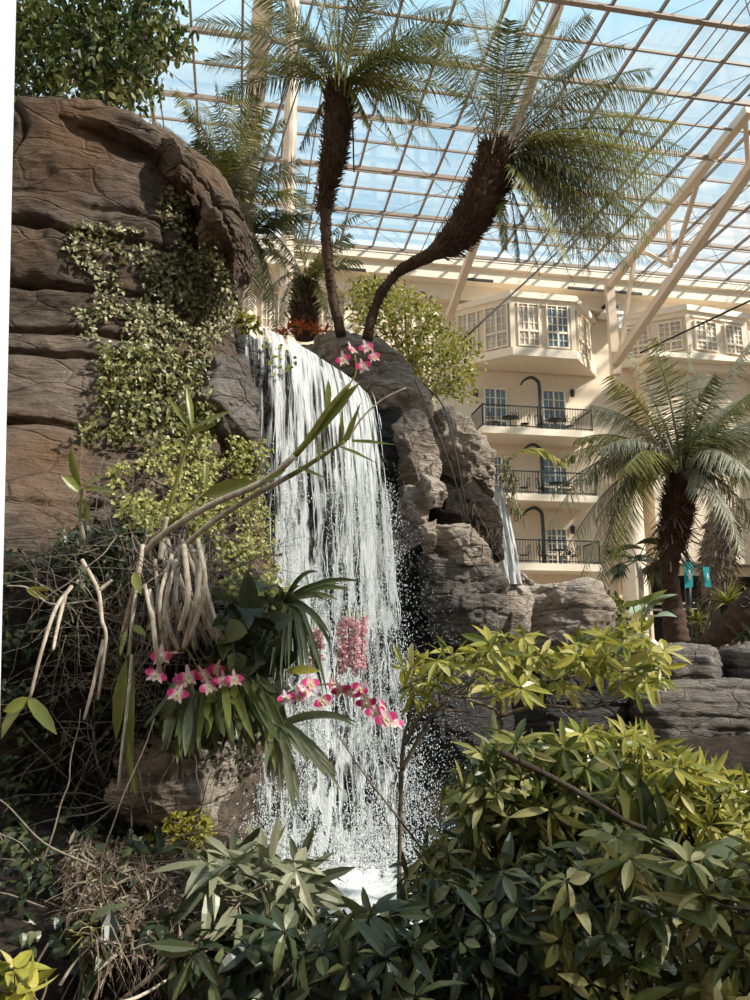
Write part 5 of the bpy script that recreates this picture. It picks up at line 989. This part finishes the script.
straps('strap_leaf_orchid', 'thick fountain of dark strap leaves hanging left of the pink cluster', (292, 600, 3.5), [(x+rng.uniform(-4, 4), y+rng.uniform(-10, 10)) for _ in (0, 1) for x, y in ((268, 660), (272, 672), (278, 680), (284, 684), (290, 682), (296, 688), (302, 676), (308, 680), (314, 664), (320, 676), (326, 690), (276, 650), (300, 664), (288, 668), (262, 640), (310, 650), (330, 640), (270, 690), (282, 664), (294, 674), (306, 670))], .021, 'strap', rng)
straps('strap_leaf_orchid', 'few long strap leaves arching right above the pink cluster', (285, 602, 3.4), [(362, 582), (350, 590), (330, 634), (325, 600), (300, 586), (318, 572), (340, 584), (338, 600), (270, 590), (310, 640)], .026, 'strap', rng, Y=3.3)
straps('strap_leaf_orchid', 'lower spray of long grey-green strap leaves at the waterfall foot', (276, 728, 3.2), [(x+rng.uniform(-6, 6), y+rng.uniform(-8, 8)) for _ in (0, 1) for x, y in ((300, 800), (284, 790), (270, 785), (296, 815), (338, 775), (312, 762), (360, 728), (345, 790), (262, 770), (250, 750), (325, 780), (290, 775), (240, 740))], .028, 'sage', rng, Y=3.0)
straps('strap_leaf_orchid', 'narrow dark leaves hanging between the flower clump and the spray', (268, 690, 3.3), [(280, 745), (272, 760), (262, 750), (288, 740), (276, 735)], .04, 'strap', rng, Y=3.2)
# hanging keikis
def hanging(label, segs, lvs, r=.008):
    rt = thing('hanging_cane', label, 'orchid', at(*segs[0][0])); 
    for s in segs: MB().tube(spath(ats(*s), 20), np.linspace(r, r*.7, 20)*(1+.08*np.abs(np.sin(np.arange(20)))), 8).build('cane', M['cane'], rt)
    for l in lvs: m = MB(); blade(m, at(*l[0]), at(*l[1]), l[2], rng, 'ellip'); m.build('leaf', M['orchidleaf'], rt)
hanging('pale hanging orchid cane at the far left ending in two thick yellow-green leaves', [[(72, 586, 3.1), (56, 608, 3.05), (42, 650, 3.0), (30, 698, 3.0)], [(66, 592, 3.1), (58, 625, 3.05), (53, 650, 3.0)]], [((30, 697, 3.0), (-4, 736, 2.95), .075), ((28, 697, 3.0), (54, 730, 2.9), .05), ((30, 698, 3.0), (4, 712, 2.95), .05)])
hanging('pale hanging cane with peeling bark right of the far left one', [[(82, 560, 3.1), (98, 590, 3.05), (102, 620, 3.0), (106, 640, 3.0), (98, 700, 3.0)], [(104, 640, 3.05), (92, 690, 3.0), (84, 720, 3.0)], [(100, 590, 3.05), (112, 580, 3.05)]], [])
hanging('short hanging cane with a papery brown sheath above the long green blade', [[(143, 545, 3.1), (138, 580, 3.05), (133, 615, 3.0), (129, 655, 3.0)]], [((134, 572, 3.0), (140, 592, 2.95), .04), ((132, 625, 3.0), (145, 634, 2.95), .03), ((128, 628, 3.0), (118, 655, 2.95), .02)], .009)
hanging('long green hanging blade stem below the short cane', [[(132, 655, 3.05), (128, 700, 3.0), (122, 750, 3.0), (118, 790, 3.0)]], [((134, 655, 3.05), (122, 790, 2.95), .04), ((126, 660, 3.05), (112, 740, 3.0), .05), ((128, 740, 3.0), (134, 800, 2.95), .02)], .007)
m = MB(); o = at(20, 588, 3.3); rt = thing('young_orchid', 'small yellow orchid shoot at the left edge above the far left cane', 'orchid', o)
m.tube(spath(ats((8, 586, 3.3), (28, 588, 3.25), (52, 604, 3.2), (95, 600, 3.2)), 20), .004, 5); m.build('stem', M['cane'], rt)
for l in (((28, 588, 3.25), (50, 590, 3.2), .02), ((32, 589, 3.25), (46, 600, 3.2), .02), ((26, 588, 3.25), (38, 598, 3.2), .018)): m = MB(); blade(m, at(*l[0]), at(*l[1]), l[2], rng, 'ellip'); m.build('leaf', M['shrub'], rt)
# ---------------------------------------------------------------- cables, hoses, banners, pole
def cable(label, a, b, r, sag=0, name='cable', cat='cable', mat='cable', group=None):
    a, b = at(*a), at(*b); b = a+(b-a)*(1.6 if 'far bay' in label else (RZ-.2-a[2])/(b[2]-a[2])); t_ = np.linspace(0, 1, 20)[:, None]; P = a*(1-t_)+b*t_; P[:, 2] -= sag*4*(t_*(1-t_))[:, 0]; o = MB().tube(P, r, 8).build(name, M[mat], None); tag(o, label, cat, group); return o
cable('black cable rising from the light green tree past the bent palm to the upper right', (444, 357, 9.2), (800, 28, 16.0), .014)
cable('black cable crossing before the far bay window towards the right edge', (640, 353, 34.9), (800, 277, 30), .045)
cable('black cable running steeply up beside the left curved palm', (214, 322, 8.8), (320, -20, 10), .022)
cable('thinner second cable parallel to the steep one at the left palm', (262, 205, 9.3), (332, -20, 10.2), .012)
for k, pts in enumerate((((414, 378, 7.1), (428, 410, 6.85), (450, 465, 6.75), (466, 522, 6.8)), ((424, 384, 7.2), (444, 408, 7.0), (456, 455, 6.8), (469, 524, 6.8)))):
    o = MB().tube(spath(ats(*pts), 30), .0075, 8).build('hose', M['cable'], None); tag(o, 'black hose running down the sunlit boulders, %s of the pair' % ('left' if k == 0 else 'right'), 'hose', 'hoses on the rock pile')
b0 = at(686, 640, 17)*[1, 1, 0]+[0, 0, TZ]; bp = thing('lamp_post', 'slim dark post carrying the two teal banners', 'post', b0)
MB().tube([at(688, 560, 17), at(688, 634, 17)*[1, 1, 0]+[0, 0, TZ]], .07, 10).build('pole', M['black'], bp); MB().tube([b0, b0+[0, 0, .06]], .14, 12).build('foot', M['black'], bp)
MB().bar(at(684, 560.5, 17), at(694, 560.5, 17), .06, .06).build('crossbar', M['white'], bp, False); MB().bar(at(688, 568, 17), at(704, 566, 17.4), .04, .04).build('arm', M['black'], bp, False)
def banner(label, q, Y):
    rt = thing('banner', label, 'banner', at(q[0][0], q[0][1], Y), 'teal banners'); P = [at(x, y, Y) for x, y in q]; m = MB(); th_ = np.array([0, .02, 0])
    m.add([*P, *[p+th_ for p in P]], [[0, 1, 2, 3], [7, 6, 5, 4], [0, 4, 5, 1], [1, 5, 6, 2], [2, 6, 7, 3], [3, 7, 4, 0]]); m.build('cloth', M['teal'], rt, False)
    c = np.mean(P, 0)-[0, .03, 0]; w = np.linalg.norm(P[1]-P[0]); m = MB()
    m.tube([c+[0, 0, w*.55], c+[0, 0, -w*.6]], [w*.06, w*.13], 6)
    for s in (-1, 1): m.tube([c+[0, 0, w*.1], c+[s*w*.24, 0, -w*.1]], w*.05, 5); m.tube([c+[0, 0, w*.35], c+[s*w*.16, 0, w*.3]], w*.05, 5)
    m.build('emblem', M['white'], rt)
banner('larger teal banner with a white figure on the left of the dark post', [(684, 562), (693, 562), (693, 587), (685, 588)], 16.8); banner('smaller teal banner with a white figure right of the dark post', [(703, 567), (709, 567), (711, 587), (705, 587)], 17.3)
rt = thing('railing', 'low grey metal railing behind the large palm', 'railing', at(660, 625, 20)); 
for y in (604, 610, 616): MB().tube(ats((645, y, 20), (740, y-1, 20)), .03, 6).build('rail', M['steel'], rt)
for x in (648, 668, 700, 712, 735): MB().tube([at(x, 603, 20), at(x, 603, 20)*[1, 1, 0]+[0, 0, TZ]], .035, 6).build('post', M['steel'], rt)
rt = thing('planter', 'black square planter beneath the spiky plants at the right', 'planter', at(728, 628, 12.5)); MB().box(at(728, 617, 12.5), (.2, .2, .15)).build('box', M['black'], rt, False); MB().box(at(728, 608, 12.5), (.23, .23, .03)).build('rim', M['black'], rt, False)
o = MB().tube([*np.array([at(744+5*math.cos(a), 602+5*math.sin(a), 11.2) for a in np.linspace(0, 2*PI, 16)])], .012, 6).build('iron_ring', M['black'], None); tag(o, 'small black iron ring above the leaning trunk at the right edge', 'ring')
# pale post right at the left picture edge
a, b = at(-12, 560, .8), at(3, 0, .8); d = unit(b-a); mb = MB().tube([a-d*a[2]/d[2]*1.0, b+d*1.2], .0145, 20); rt = thing('metal_post', 'pale white metal post very close at the left picture edge', 'post', a-d*a[2]/d[2])
mb.build('tube', M['whitepole'], rt); f = (a-d*a[2]/d[2]); MB().tube([f, f+[0, 0, .02]], .05, 20).build('foot_plate', M['whitepole'], rt)
